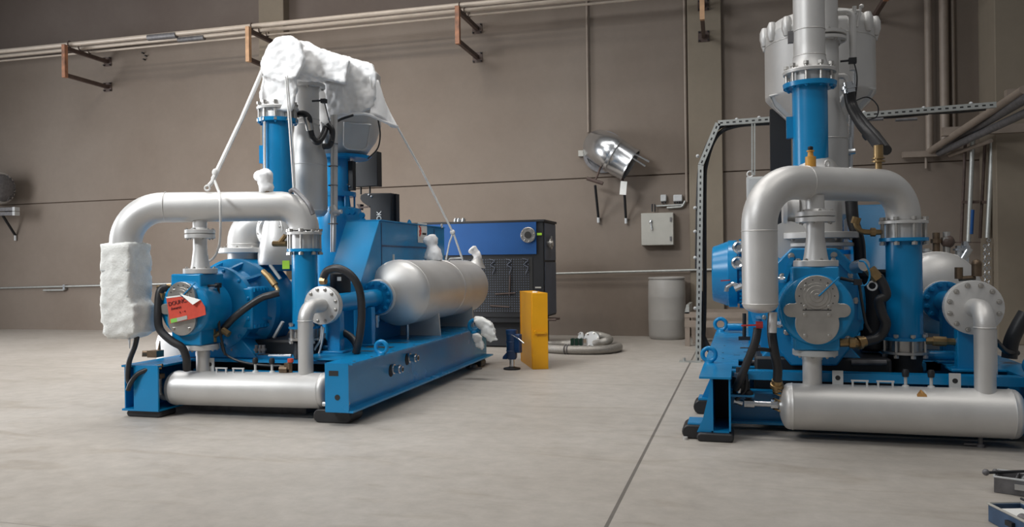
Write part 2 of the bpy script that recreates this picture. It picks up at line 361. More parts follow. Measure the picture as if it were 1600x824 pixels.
# short standoff under the tall pipe
a = wz(1447, 246, -.08); single('wall_stub', MB().cyl(a, (a.x, a.y, a.z-.17), .02, n=10), WPIPE, W, a, 'short stub bar on the wall joint below the tall pipes', 'stub')
# ---------------------------------------------------------------- round duct outlet
V2 = lambda *a: Vector(a)
def dpt(px, py, y): return W.Y(px, py, y)
dc = dpt(942, 238, -.03); t = thing('duct_outlet', 'shiny round sheet-metal duct elbow sticking out of the wall, with two dark prop rods', 'duct', W, dc)
r0 = W.m(942, 238, -.03, 31)
b = MB(); b.ring(dpt(944, 238, -.02), (0, -1, 0), .05, r0*1.06, r0*.9, 36); b.lathe(dpt(944, 238, 0), (0, -1, 0), [(0, r0*.93), (.03, r0*.93)], 36); part('wall_collar', b, DIRT, t)
A, B, C_ = dpt(936, 229, -.02), dpt(957, 242, -.40), dpt(988, 260, -.40)
r1 = .285
b = MB(); b.tube(fillet([A, A.lerp(B, .75)+V2(0, -.12, .02), C_], .2, 6)[:-1]+[B+V2(.02, -.0, -.01)], r1, 32); part('duct_section', b, GALV, t)
ax = (C_-B).normalized()
b = MB(); b.lathe(B-ax*.02, ax, [(0, r1*.98), (.02, r1*1.05), (.06, r1*1.06), (.08, r1*1.0), ((C_-B).length*.9, r1*.98), ((C_-B).length*.9+.03, r1*1.03), ((C_-B).length*.9+.0301, r1*.93), (.15, r1*.9)], 36, cap=False); part('duct_section', b, GALV, t)
b = MB(); b.lathe(B+ax*.2, ax, [(0, r1*.88), (.02, r1*.88)], 24); part('inner_mesh', b, BLK, t)
for (pa, pb) in (((985, 245), (1008, 260)), ((990, 240), (1014, 253))):
    part('support_tube', MB().cyl(dpt(*pa, -.40), dpt(*pb, -.34), .020, n=12), GALV, t)
part('side_lug', MB().box(dpt(909, 240, -.04), (.11, .06, .10)), GREYP, t)
for k, (pa, pb) in enumerate((((930, 290), (935, 340)), ((975, 290), (978, 341)))):
    a, c = dpt(*pa, -.42), dpt(*pb, -.07)
    rr = part('prop_rod', MB().cyl(a, c, .022, n=10), BLK, t); part('rod_end', MB().cyl(c, c+Vector((0, .0, -.09)), .024, n=10), LGREY, rr)
    part('rod_mount', MB().box(c+Vector((0, .035, -.03)), (.05, .07, .05)), DIRT, rr)
part('clamp_bar', MB().cyl(dpt(917, 279, -.42), dpt(942, 287, -.42), .03, n=8), BROWN, t)
part('clamp_bar', MB().cyl(dpt(930, 283, -.42), dpt(941, 255, -.30), .018, n=8), BROWN, t)
part('clamp_bar', MB().cyl(dpt(975, 290, -.42), dpt(968, 268, -.42), .025, n=8), BROWN, t)
part('paper_tag', MB().box(dpt(974, 294, -.47), (.105, .012, .22), Matrix.Rotation(math.radians(6), 3, 'Y')), WPAP, t)
part('sticker', MB().prism([dpt(953, 219, -.62), dpt(961, 224, -.62), dpt(957, 231, -.62), dpt(950, 225, -.62)], (0, .2, 0)), WPAP, t)
# ---------------------------------------------------------------- round blower at the left edge
bc = dpt(8, 294, -.35); t = thing('wall_blower', 'grey drum-shaped blower cut off by the left edge, on a triangular wall shelf', 'blower', W, dpt(8, 325, -.2))
r = W.m(8, 294, -.4, 22.5)
c0, c1 = dpt(-34, 295, -.5), dpt(4, 294, -.5)
b = MB(); ax = (c1-c0).normalized(); L = (c1-c0).length
b.lathe(c0, ax, [(0, r*.9), (.03, r), (L-.03, r), (L, r*.95), (L+.07, r*.80), (L+.12, r*.55), (L+.13, .02)], 36); part('housing', b, DIRT, t)
for k in range(9):
    a = math.pi*(-.42+.105*k); u, v, _ = basis(ax)
    p = c0+ax*(L+.05); b = MB(); b.bar(p+(u*math.cos(a)+v*math.sin(a))*r*.9, p+ax*.06+(u*math.cos(a)+v*math.sin(a))*r*.6, .015, .03, ax); part('fin', b, DIRT, t)
part('rim', MB().torus(c0+ax*(L-.02), ax, r*.98, .03, 36, 8), SILV, t)
for y in (327, 334):
    a, c = dpt(-40, y+2, -.45), dpt(25, y, -.45); rr = part('shelf_rail', MB().bar(a, c, .10, .07), DIRT, t)
    part('end_cap', MB().box(c, (.06, .12, .08)), LGREY, rr)
part('wall_stay', MB().bar(dpt(-30, 332, -.42), dpt(-28, 332, -.0), .06, .06), DIRT, t)
part('wall_stay', MB().bar(dpt(10, 333, -.42), dpt(12, 330, -.0), .06, .06), DIRT, t)
a, c = dpt(3, 335, -.42), dpt(24, 368, -.03); rr = part('diagonal_stay', MB().bar(a, c, .035, .035), BLK, t); part('stay_foot', MB().cyl(c, c+Vector((0, .0, -.11)), .025, n=10), LGREY, rr)
# ---------------------------------------------------------------- electrical cabinet and junction boxes
c0, c1 = dpt(1002, 384, -.22), dpt(1052, 332, -.22)
t = thing('electrical_cabinet', 'light grey metal wall cabinet with a lever handle above the plastic drum', 'cabinet', W, ((c0.x+c1.x)/2, -.02, c0.z))
part('body', MB().bb(c0.x, -.19, c0.z, c1.x, -.005, c1.z), GREYP, t, bevel=.006)
d = part('door', MB().bb(c0.x+.004, -.222, c0.z+.006, c1.x-.004, -.192, c1.z-.006), GREYP, t, bevel=.005)
h = dpt(1017, 347, -.23); part('handle', MB().ball(h, (.03, .02, .04), 12).cyl(h, h+Vector((.018, -.02, -.13)), .013, n=10), GALV, d)
for y in (343, 373):
    h = dpt(1048, y, -.23); part('hinge', MB().box(h, (.03, .02, .07)), DIRT, d)
for (x0, x1, y0, y1, ng, lab) in ((1032, 1041, 304, 315, 2, 'small square grey junction box, the narrower of the pair over the wall cabinet'), (1052, 1066, 304, 315, 4, 'wider grey junction box beside the vertical conduit over the wall cabinet')):
    a, c = dpt(x0, y1, -.09), dpt(x1, y0, -.09); t = thing('junction_box', lab, 'junction box', W, ((a.x+c.x)/2, 0, a.z), 'junction boxes above the wall cabinet')
    part('housing', MB().bb(a.x, -.09, a.z, c.x, -.002, c.z), LGREY, t, bevel=.015)
    for k in range(ng):
        x = a.x+(c.x-a.x)*(k+.5)/ng; part('cable_gland', MB().cyl((x, -.05, a.z-.035), (x, -.05, a.z), .013, n=8), BLK, t)
a, c = dpt(1024, 322, -.05), dpt(1066, 320, -.05); single('cable_rail', MB().bar(a, c, .04, .022), ZINC, W, a, 'straight metal cable rail directly under the two junction boxes', 'rail')
a, c = dpt(1042, 325, -.06), dpt(1070, 318, -.06)
single('conduit_elbow', MB().tube(fillet([a, dpt(1066, 323.5, -.06), dpt(1070.5, 314, -.06)], .06), .018, 12), ZINC, W, a, 'short bent conduit under the wider junction box', 'conduit')
a = dpt(1019, 331, -.1); single('cable_entry', MB().cyl(a, dpt(1019, 319, -.1), .012, n=8).cyl(dpt(1023, 331, -.1), dpt(1023, 319, -.1), .010, n=8), BLK, W, a, 'thin cables entering the top of the grey wall cabinet', 'cable')
# ---------------------------------------------------------------- plastic drum
fb = W.Zp(1042, 528.5, 0); dd = Vector((fb.x, -.37, 0)); dd.x = W.Y(1042, 480, -.37).x
dist = W.m(1042, 480, dd.y, 1); R = 28.7*dist; H = W.Y(1042, 433, dd.y).z
t = thing('plastic_drum', 'off-white translucent plastic drum standing against the back wall', 'drum', W, dd)
part('body', MB().lathe(dd, (0, 0, 1), [(0, R*.88), (.03, R*.96), (.07, R*.99), (H*.3, R), (H*.31, R*1.004), (H*.33, R*1.004), (H*.34, R), (H*.66, R), (H*.67, R*1.004), (H*.69, R*1.004), (H*.70, R), (H*.93, R*.985), (H*.965, R*.93), (H*.972, R*.99), (H*.99, R*.99), (H, R*.93), (H-.03, R*.9), (H-.03, .01)], 48), DRUMM, t)
part('bung', MB().cyl((dd.x+R*.5, dd.y-.05, H-.03), (dd.x+R*.5, dd.y-.05, H-.005), .035), DIRT, t)
# ---------------------------------------------------------------- steel stand / bench behind the cable post
s0 = F0.Zp(1067, 541, 0)
t = thing('steel_bench', 'low taupe steel bench behind the perforated cable post', 'bench', F0, s0)
def at0(px, py, Y): return F0.Y(px, py, Y)
for Y, pxs in ((s0.y, (1070, 1080)), (s0.y+.35, (1082, 1090))):
    a = at0(pxs[0], 490, Y)
    part('leg', MB().bb(a.x, Y-.03, 0, a.x+.07, Y+.03, a.z), WPIPE, t)
a, c = at0(1075, 490, s0.y), at0(1180, 490, s0.y); zt = a.z
part('front_rail', MB().bb(a.x-.05, s0.y-.04, zt-.06, c.x+.6, s0.y+.04, zt+.02), WPIPE, t)
part('rear_rail', MB().bb(a.x-.05, s0.y+.7, zt-.06, c.x+.6, s0.y+.78, zt+.02), WPIPE, t)
part('lower_rail', MB().bb(a.x-.05, s0.y-.035, .28, c.x+.6, s0.y+.0, .38), WPIPE, t)
part('back_panel', MB().bb(a.x, s0.y+.72, .05, c.x+.55, s0.y+.74, zt-.06), WPIPE, t)
part('leg', MB().bb(c.x+.5, s0.y-.03, 0, c.x+.57, s0.y+.03, zt-.06), WPIPE, t)
part('end_plate', MB().prism([(a.x-.05, s0.y-.04, zt), (a.x+.02, s0.y-.04, zt+.0), (a.x+.02, s0.y-.04, zt+.13), (a.x-.02, s0.y-.04, zt+.13)], (0, .8, 0)), ZINC, t)
# ---------------------------------------------------------------- perforated cable support frame
TY = F0.Zp(1091, 566, 0).y; T = Fr(0, TY, 0)
def tp(px, py, y=0.): return T.Y(px, py, y)
t = thing('cable_tray_frame', 'perforated galvanised cable frame rising from the floor and bending right over the far machine', 'cable tray', T, tp(1091, 566))
def strut(name, a, b, wd=.065, dp=.05, holes=True, up=(0, -1, 0), m=ZINC):
    a = Vector(a); b = Vector(b); d = (b-a); L = d.length; d.normalize(); fr_ = Vector(up)
    mb = MB(); mb.bar(a, b, wd, dp, up); o = part(name, mb, m, t)
    if holes:
        hb = MB(); n = int(L/.075)
        for k in range(n): hb.bar(a+d*(k+.3)*.075+fr_*dp/2, a+d*((k+.3)*.075+.035)+fr_*dp/2, .018, .003, up)
        part('slot_row', hb, BINK, o, kind='stuff')
    return o
v0, v1, v2, v3 = tp(1091, 566), tp(1095, 258), tp(1122, 193), tp(1216, 186)
strut('upright_strut', (v0.x, 0, 0), v1); strut('slanted_strut', v1, v2); strut('top_strut', v2, v3); v4, v5 = tp(1340, 181), tp(1556, 164)
strut('top_strut', v3, v4); strut('top_strut', v4, v5)
part('foot_plate', MB().box((v0.x-.06, -.0, .006), (.34, .14, .012)).cyl((v0.x-.17, 0, 0), (v0.x-.17, 0, .05), .02, n=6), ZINC, t)
for (px, py) in ((1090, 244), (1086, 325), (1086, 362), (1086, 403), (1086, 482), (1151, 187), (1186, 184), (1350, 176), (1443, 169), (1517, 162)):
    a = tp(px, py); part('clip', MB().ball(a, (.022, .03, .022), 8), LGREY, t)
for px in (1175, 1179):
    a, c = tp(px, 192), tp(px, 274); part('hanger_bar', MB().bar(a, c, .018, .03, (0, -1, 0)), ZINC, t)
b = MB(); b.tube(spline([tp(1098, 560, .1), tp(1101, 470, .08), tp(1101, 300, .06), tp(1104, 255, .05), tp(1120, 213, .05), tp(1150, 197, .06), tp(1210, 192, .06)]), .026, 10); part('cable', b, RUB, t)
b = MB(); b.tube(spline([tp(1088, 420, .05), tp(1090, 300, .05), tp(1096, 250, .05), tp(1118, 205, .05), tp(1150, 193, .05), tp(1215, 190, .05)]), .018, 10); part('cable', b, RUB, t)
for (a, c) in (((1216, 190), (1340, 186)), ((1345, 184), (1450, 177)), ((1450, 176), (1540, 170))):
    part('cable', MB().tube(spline([tp(*a, .05), tp((a[0]+c[0])/2, (a[1]+c[1])/2+1.5, .05), tp(*c, .05)]), .022, 8), RUB, t)
for (a, c) in (((1399, 188), (1433, 186)), ((1380, 186), (1345, 188))):
    part('tube_segment', MB().cyl(tp(*a, -.02), tp(*c, -.02), .018, n=10), DIRT, t)
b = MB(); b.tube(spline([tp(1097, 455, .1), tp(1094, 500, .1), tp(1100, 530, .1), tp(1116, 560, .12), tp(1120, 575, .3)]), .035, 10); part('cable', b, RUB, t, 'thick drooping black cable')
# pale cabinet hanging behind the far machine
a, c = tp(1168, 420, .3), tp(1236, 274, .3)
t = thing('control_cabinet', 'pale grey control cabinet standing behind the curved silver pipe of the far machine', 'cabinet', T, ((a.x+c.x)/2, .4, 0))
part('housing', MB().bb(a.x, .3, 1.0, c.x, .62, c.z), LGREY, t, bevel=.006)
part('door', MB().bb(a.x+.02, .285, 1.02, c.x-.02, .3, c.z-.02), LGREY, t, bevel=.003)
e = tp(1172, 269, .4); part('lifting_eye', MB().torus((e.x, .4, c.z+.045), (0, 1, 0), .035, .011, 20, 8), SILV, t)
for x in (a.x+.04, c.x-.04): part('leg', MB().bb(x-.03, .4, 0, x+.03, .5, 1.0), ZINC, t)
# ---------------------------------------------------------------- pipes coming off the wall at the upper right
def wp(px, py, y): return W.Y(px, py, y)
for k, (pa, pb, r, ya, yb, lab, m) in enumerate((
    ((1452, 237), (1600, 140), .050, -.10, -3.2, 'taupe pipe slanting towards the camera at upper right, topmost of the bundle', WPIPE),
    ((1478, 227), (1606, 152), .060, -.14, -3.2, 'grey slanting pipe in the upper right bundle, second from top', DIRT),
    ((1466, 240), (1612, 172), .050, -.12, -3.0, 'grey slanting pipe in the upper right bundle, lowest of the thick ones', DIRT),
    ((1484, 243), (1548, 220), .030, -.10, -1.4, 'thin slanting pipe feeding the right-hand drop pipe', WPIPE))):
    b = MB(); b.tube([wp(*pa, ya), wp(*pb, yb)], r, 16); single('slanting_pipe', b, m, W, wp(*pa, ya), lab, 'pipe', 'slanting pipes at the upper right')
for (x0, x1, y0, y1, yy, lab) in ((1410, 1470, 238, 247, -.12, 'taupe support bar on the wall under the slanting pipes'), (1471, 1600, 200, 213, -1.0, 'long taupe support bar crossing under the slanting pipes'), (1571, 1640, 141, 155, -2.2, 'upper taupe support bar at the right edge')):
    a, c = wp(x0, y1, yy), wp(x1, y0, yy); single('support_bar', MB().bb(a.x, yy-.05, a.z, c.x, yy+.05, a.z+abs(wp(x0, y0, yy).z-a.z)), WPIPE, W, a, lab, 'bar')
for (xa, ya_, xb, yb_, r, lab) in ((1520, 216, 1513, 380, .032, 'galvanised drop pipe right of the tall pipes, the left one of two'), (1551, 220, 1543, 372, .034, 'galvanised drop pipe nearest the right pilaster')):
    a, c = wp(xa, ya_, -.55), wp(xb, yb_, -.55); t = thing('drop_pipe', lab, 'pipe', W, c, 'galvanised drop pipes at the right')
    part('pipe', MB().cyl(a, c, r, n=14), ZINC, t); part('elbow_cap', MB().ball(a, r*1.3, 12), GALV, t)
    part('rear_tube', MB().cyl(a+Vector((-.07, .1, -.0)), c+Vector((-.07, .1, 0)), .022, n=10), BROWN, t)
    part('bracket', MB().box(wp(xa-(3 if xa < 1530 else 4), 316, -.5), (.22, .05, .04)), BROWN, t)
part('hanging_hose', MB().tube([wp(1519, 328, -.56), wp(1517, 366, -.56)], .030, 10), DBL, t)
for (px, ya_, yb_, lab) in ((1539, 382, 470, 'left hanging chain with silver beads below the drop pipe'), (1545, 372, 480, 'right hanging chain with silver beads below the drop pipe')):
    b = MB(); a = wp(px, ya_, -.6); c = wp(px, yb_, -.6); n = 15
    for k in range(n):
        p = a+(c-a)*((k+.5)/n); b.torus(p, (1, 0, 0) if k % 2 else (0, 1, 0), .022, .008, 10, 6)
    single('hanging_chain', b, GALV, W, a, lab, 'chain', 'chains below the drop pipe')
# thin black floor cable at the right behind machine
# ---------------------------------------------------------------- refrigerated dryer cabinet
DY = 11.3; D = Fr(0, DY, .6)
def dp(px, py, y=0.): return D.Y(px, py, y)
xr = dp(849, 343).x; xl = dp(640, 343).x; zt = dp(849, 343).z; zb = dp(849, 497).z; DEP = .80
t = thing('air_dryer', 'large black machine cabinet with a bright blue front panel and porthole flange', 'dryer', D, ((xl+xr)/2, .4, 0))
part('housing', MB().bb(xl, 0, zb, xr, DEP, zt-.02), BLK, t, bevel=.01)
part('roof', MB().bb(xl-.02, -.02, zt-.035, xr+.02, DEP+.02, zt), BLK, t, bevel=.005)
a, c = dp(690, 396), dp(838, 345.5); a.x = xl+.12
part('front_panel', MB().bb(a.x, -.018, c.z-.48, c.x, 0, c.z), DBL, t, 'bright blue front panel')
g0, g1 = dp(700, 488), dp(832, 402)
gr = part('grille_panel', MB().bb(xl+.14, -.006, g0.z, g1.x, 0, g1.z), BINK, t)
b = MB(); zz = g0.z+.02
while zz < g1.z-.02:
    x = xl+.16
    while x < g1.x-.03: b.box((x, -.009, zz), (.016, .004, .016)); x += .036
    zz += .036
part('perforation', b, DGR, gr, kind='stuff')
for (px, py, h) in ((747, 405, .1), (796, 405, .16), (822, 404, .12), (770, 405, .12), (742, 418, .08)):
    p = dp(px, py); rr = part('condenser_coil', MB().tube(spline([(p.x-.05, -.02, p.z), (p.x+.03, -.02, p.z-.03), (p.x-.03, -.02, p.z-.09), (p.x+.03, -.02, p.z-.13), (p.x, -.02, p.z-.22)]), .006, 6), DGR, gr)
for (pa, pb) in (((774, 460), (805, 458)), ((766, 478), (796, 480)), ((797, 430), (796, 462))):
    part('inner_bar', MB().cyl(dp(*pa, -.02), dp(*pb, -.02), .009, n=8), BROWN, gr)
part('side_panel', MB().bb(xr, .04, zb+.03, xr+.012, DEP-.04, zt-.62), DGR, t); part('side_panel', MB().bb(xr, .04, zt-.59, xr+.012, DEP-.04, zt-.05), DGR, t)
p = dp(826, 367.5); fl = flange(t, (p.x, -.02, p.z), (0, -1, 0), .112, .025, 8, .013, STEEL, STEEL, 'porthole_flange'); part('bore', MB().cyl((p.x, -.03, p.z), (p.x, -.055, p.z), .05), BINK, fl)
p = dp(843, 366); part('label_plate', MB().box((p.x, -.004, p.z), (.07, .006, .035)), LIME, t, 'yellow-green label')
p = dp(841, 449.5); part('name_plate', MB().box((p.x, -.004, p.z), (.09, .006, .022)), GREYP, t)
p = D.X(858, 381, xr+.03)
v = part('side_valve', MB().cyl((xr, p.y, p.z), (xr+.09, p.y, p.z), .045).ring((xr+.05, p.y, p.z), (1, 0, 0), .02, .085, .03).cyl((xr+.06, p.y, p.z), (xr+.06, p.y, p.z+.11), .018), STEEL, t)
for px in (717, 724, 712): p = dp(px, 341, .3); part('top_nozzle', MB().cyl((p.x, .3, zt), (p.x, .3, zt+.05), .035).cyl((p.x, .3, zt+.03), (p.x, .3, zt+.07), .022), GALV, t)
part('base_skirt', MB().bb(xl+.1, .18, .02, xr-.12, DEP, zb), BLK, t)
for x in (xl+.15, xr-.2):
    for y in (.2, DEP-.1): part('foot', MB().box((x, y, .02), (.1, .1, .04)), BLK, t)
for y in (.05, .3): part('side_outlet', MB().cyl((xr-.05, y, zb-.03), (xr+.16, y, zb-.03), .018, n=8), BROWN, t)
part('underframe_rail', MB().bb(xl+.02, .02, zb-.07, xr-.02, .09, zb), BLK, t)
# ---------------------------------------------------------------- yellow column guard
c1, c2, c3 = F0.Zp(816, 564, 0), F0.Zp(832.5, 577.8, 0), F0.Zp(857, 577, 0); hh = F0.Y(832.5, 458.5, c2.y).z
ex = (c3-c2); ey = (c1-c2); Lx = ex.length; Ly = ey.length; exn = ex.normalized(); eyn = Vector((-exn.y, exn.x, 0))
Yf = Fr(c2.x, c2.y, math.degrees(math.atan2(exn.y, exn.x)))
t = thing('yellow_guard_post', 'tall yellow steel box guard standing upright on the floor', 'guard', Yf, (Lx/2, Ly/2, 0))
th = .008
part('front_plate', MB().bb(0, 0, 0, Lx, th, hh), YEL, t, bevel=.003)
part('side_plate', MB().bb(0, th, 0, th, Ly, hh), YEL, t); part('side_plate', MB().bb(Lx-th, th, 0, Lx, Ly, hh), YEL, t)
part('top_plate', MB().bb(th, th, hh-th, Lx-th, Ly, hh), YEL, t); part('back_plate', MB().bb(th, Ly-th, 0, Lx-th, Ly, hh-th), YEL, t)
part('edge_flange', MB().bb(-.006, .03, .01, 0, .045, hh-.01).bb(-.006, Ly-.06, .01, 0, Ly-.045, hh-.01), YEL, t)
hp = Yf.Y(842, 520, 0); part('handle', MB().bb(.02, -.035, hp.z-.014, Lx-.035, -.012, hp.z+.010).cyl((.035, -.04, hp.z+.012), (.035, 0, hp.z+.012), .014, n=10).cyl((Lx-.05, -.03, hp.z), (Lx-.05, 0, hp.z), .008, n=8), YEL, t)
part('white_cap', MB().lathe((Lx*.45, Ly*.3, hh), (0, 0, 1), [(0, .035), (.012, .03)], 12), WPAP, t)
# ---------------------------------------------------------------- blue machine jack
jb = F0.Zp(800, 577.5, 0); J = Fr(jb.x, jb.y, -15)
t = thing('machine_jack', 'small dark blue lifting jack standing left of the yellow guard', 'jack', J, (0, 0, 0))
s = jb.y/9.2*1.0
part('base_plate', MB().lathe((0, 0, 0), (0, 0, 1), [(0, .10), (.018, .10), (.03, .04), (.035, .035)], 24), BLK, t)
part('screw', MB().cyl((0, 0, .03), (0, 0, .14), .028), GALV, t)
zt_ = F0.Y(800, 515, jb.y).z
part('housing', MB().lathe((0, 0, .12), (0, 0, 1), [(0, .05), (.02, .062), (zt_-.2, .062), (zt_-.16, .07), (zt_-.125, .068), (zt_-.12, .03)], 24), NAVY, t)
part('side_tube', MB().bb(.05, -.035, .2, .125, .035, .42), NAVY, t, bevel=.01)
part('toe', MB().prism([(-.05, -.04, .12), (-.105, -.04, .12), (-.10, -.04, .15), (-.05, -.04, .20)], (0, .08, 0)), NAVY, t)
part('crank', MB().tube(fillet([(.03, -.05, zt_-.06), (.14, -.08, zt_-.1), (.22, -.09, zt_-.15)], .03), .009, 8), GALV, t)
for z in (.22, .33, .42): part('band', MB().torus((0, 0, z), (0, 0, 1), .064, .006, 24, 6), NAVY, t)
# ---------------------------------------------------------------- coiled flexible hose with flanges
hc = F0.Zp(914, 549, 0); Hf = Fr(hc.x, hc.y, 0)
t = thing('flexible_hose', 'braided metal hose coiled on the floor with two steel end flanges, by the yellow guard', 'hose', Hf, (0, 0, 0))
r = .060
part('hose', MB().tube(spline([(-.62, -.14, r), (-.45, -.30, r), (-.1, -.42, r), (.28, -.36, r), (.46, -.08, r), (.42, .22, r), (.22, .36, r+.02), (.06, .30, r+.07), (.02, .16, r+.14)], 7), r, 14), HOSEM, t)
part('hose', MB().tube(spline([(-.75, .10, r), (-.6, .22, r), (-.35, .34, r), (-.05, .20, r+.06), (.16, .02, r+.05), (.30, -.10, r+.09), (.34, .06, r+.11), (.20, .20, r+.14), (.08, .16, r+.16)], 7), r*.9, 12), HOSEM, t)
p = Hf.Y(925, 531, .05); p2 = Hf.Y(909, 530, .12)
for q, ax, rr_ in ((p, (-.10, -1, .35), .112), (p2, (-1, -.55, .1), .10)):
    fl = flange(t, q, ax, rr_, .03, 6, .016, LGREY, STEEL, 'end_flange'); a = Vector(ax).normalized()
    part('collar', MB().cyl(q-a*.14, q, .06), GALV, fl)
p = Hf.Y(895, 541, -.2)
for k in range(4): part('clamp_block', MB().box((p.x+.06*k, p.y, .15), (.045, .09, .09)).cyl((p.x+.06*k, p.y, .1), (p.x+.06*k, p.y, .2), .018), GREEN if k < 3 else GALV, t)
for q in ((-.15, -.41), (-.19, -.405)): part('hose_clamp', MB().torus((q[0], q[1], r), (1, -.25, 0), r*1.08, .008, 20, 6), DIRT, t)
# ---------------------------------------------------------------- two tool boxes at the lower right edge
g = F0.Zp
def open_case(name, label, pts, h, m, rim, lidh):
    a, b_, c = pts; ex = (b_-a); ey = (c-a); bs = a
    fr = Fr(a.x, a.y, math.degrees(math.atan2(ex.y, ex.x))); L = ex.length; D_ = ey.length
    t = thing(name, label, 'tool box', fr, (L/2, D_/2, 0)); w_ = .012
    part('front_side', MB().bb(0, 0, 0, L, w_, h), m, t, bevel=.003); part('rear_side', MB().bb(0, D_-w_, 0, L, D_, h), m, t, bevel=.003)
    part('end_side', MB().bb(0, w_, 0, w_, D_-w_, h), m, t); part('end_side', MB().bb(L-w_, w_, 0, L, D_-w_, h), m, t); part('bottom', MB().bb(w_, w_, 0, L-w_, D_-w_, w_), m, t)
    part('rim', MB().tube([(0, 0, h), (L, 0, h), (L, D_, h), (0, D_, h), (0, 0, h)], .006, 6), rim, t)
    return t, fr, L, D_
a, b_, c = g(1553, 770, 0), g(1588, 775, 0), g(1565, 752, 0)
t, fr, L, D_ = open_case('steel_crate', 'scuffed grey open steel tool box at the right edge above the blue one', (a, a+(b_-a)*2.6, a+Vector((.03, .17, 0))), .085, DIRT, LGREY, 0)
part('divider', MB().bb(L*.36, .012, 0, L*.38, D_-.012, .085), DIRT, t); part('pipe_stub', MB().cyl((L*.5, .02, .05), (L*.5, D_-.02, .05), .03), GALV, t)
part('rod', MB().cyl((-.05, .02, .093), (L, D_+.03, .115), .008, n=8), BLK, t); part('rod_knob', MB().ball((-.04, .03, .095), .018, 10).ball((.0, .06, .1), .014, 8), DIRT, t)
part('latch', MB().box((L*.46, -.01, .05), (.05, .02, .03)), GALV, t)
a = g(1544, 815, 0); b2 = g(1600, 845, 0)
t, fr, L, D_ = open_case('blue_tool_box', 'blue open metal tool box at the bottom right corner', (a, a+(b2-a)*1.6, a+Vector((.09, .13, 0))), .085, mat('slate_blue_enamel', (.045, .09, .17), .45, 0, .2, 20), GREYP, 0)
part('rod', MB().cyl((.0, D_+.0, .105), (L, D_+.01, .095), .006, n=8), BLK, t); part('wooden_insert', MB().bb(.05, .03, .04, .22, D_-.03, .075), WPAP, t)
part('latch', MB().box((L*.42, -.008, .045), (.05, .016, .022)), BLK, t); part('tool_roll', MB().cyl((L*.4, .05, .06), (L*.85, .09, .06), .03), DIRT, t)
# ================================================================== THE TWO COMPRESSOR UNITS
V = Vector
def hose(t, pts, r, nm='hose', m=RUB, ends=None, n=8, em=None):
    o = part(nm, MB().tube(spline(pts, n), r, 12), m, t)
    for e in (ends or ()):
        p = V(pts[0]) if e == 0 else V(pts[-1]); q = V(pts[1]) if e == 0 else V(pts[-2]); d = (p-q).normalized()
        part('fitting', MB().lathe(p-d*.03, d, [(0, r*1.15), (.03, r*1.15), (.032, r*1.45), (.055, r*1.45), (.057, r*.9), (.09, r*.9)], 12), em or BRASS, o)
    return o
def eyebolt(parent, p, R, ax=(0, 1, 0), m=BLUE):
    b = MB(); b.torus((p[0], p[1], p[2]+R*.95), ax, R*.74, R*.25, 32, 12); b.lathe(p, (0, 0, 1), [(0, R*.55), (R*.2, R*.5), (R*.3, R*.25)], 20); return part('lifting_eye', b, m, parent)
def silencer(t, a, b_, r, nm='silencer_drum'):
    a = V(a); b_ = V(b_); ax = (b_-a).normalized(); L = (b_-a).length; h = r*.42
    mb = MB(); k = 8
    prof = [(h-h*math.cos(i/k*math.pi/2)*1.0, r*math.sin(i/k*math.pi/2)) for i in range(k+1)]
    prof += [(h+.012, r), (h+.02, r+.004), (h+.03, r)]
    prof += [(L-h-.03, r), (L-h-.02, r+.004), (L-h-.012, r)]
    prof += [(L-h+h*math.sin(i/k*math.pi/2), r*math.cos(i/k*math.pi/2)) for i in range(k+1)]
    mb.lathe(a, ax, prof, 48); return part(nm, mb, SILV, t)
def lug(parent, p, wd=.07, h=.11):
    b = MB(); b.box((p[0], p[1], p[2]+h/2), (wd, .012, h)); o = part('lug_plate', b, LGREY, parent)
    part('lug_hole', MB().cyl((p[0], p[1]-.008, p[2]+h*.55), (p[0], p[1]+.008, p[2]+h*.55), wd*.24, n=16), BINK, o)
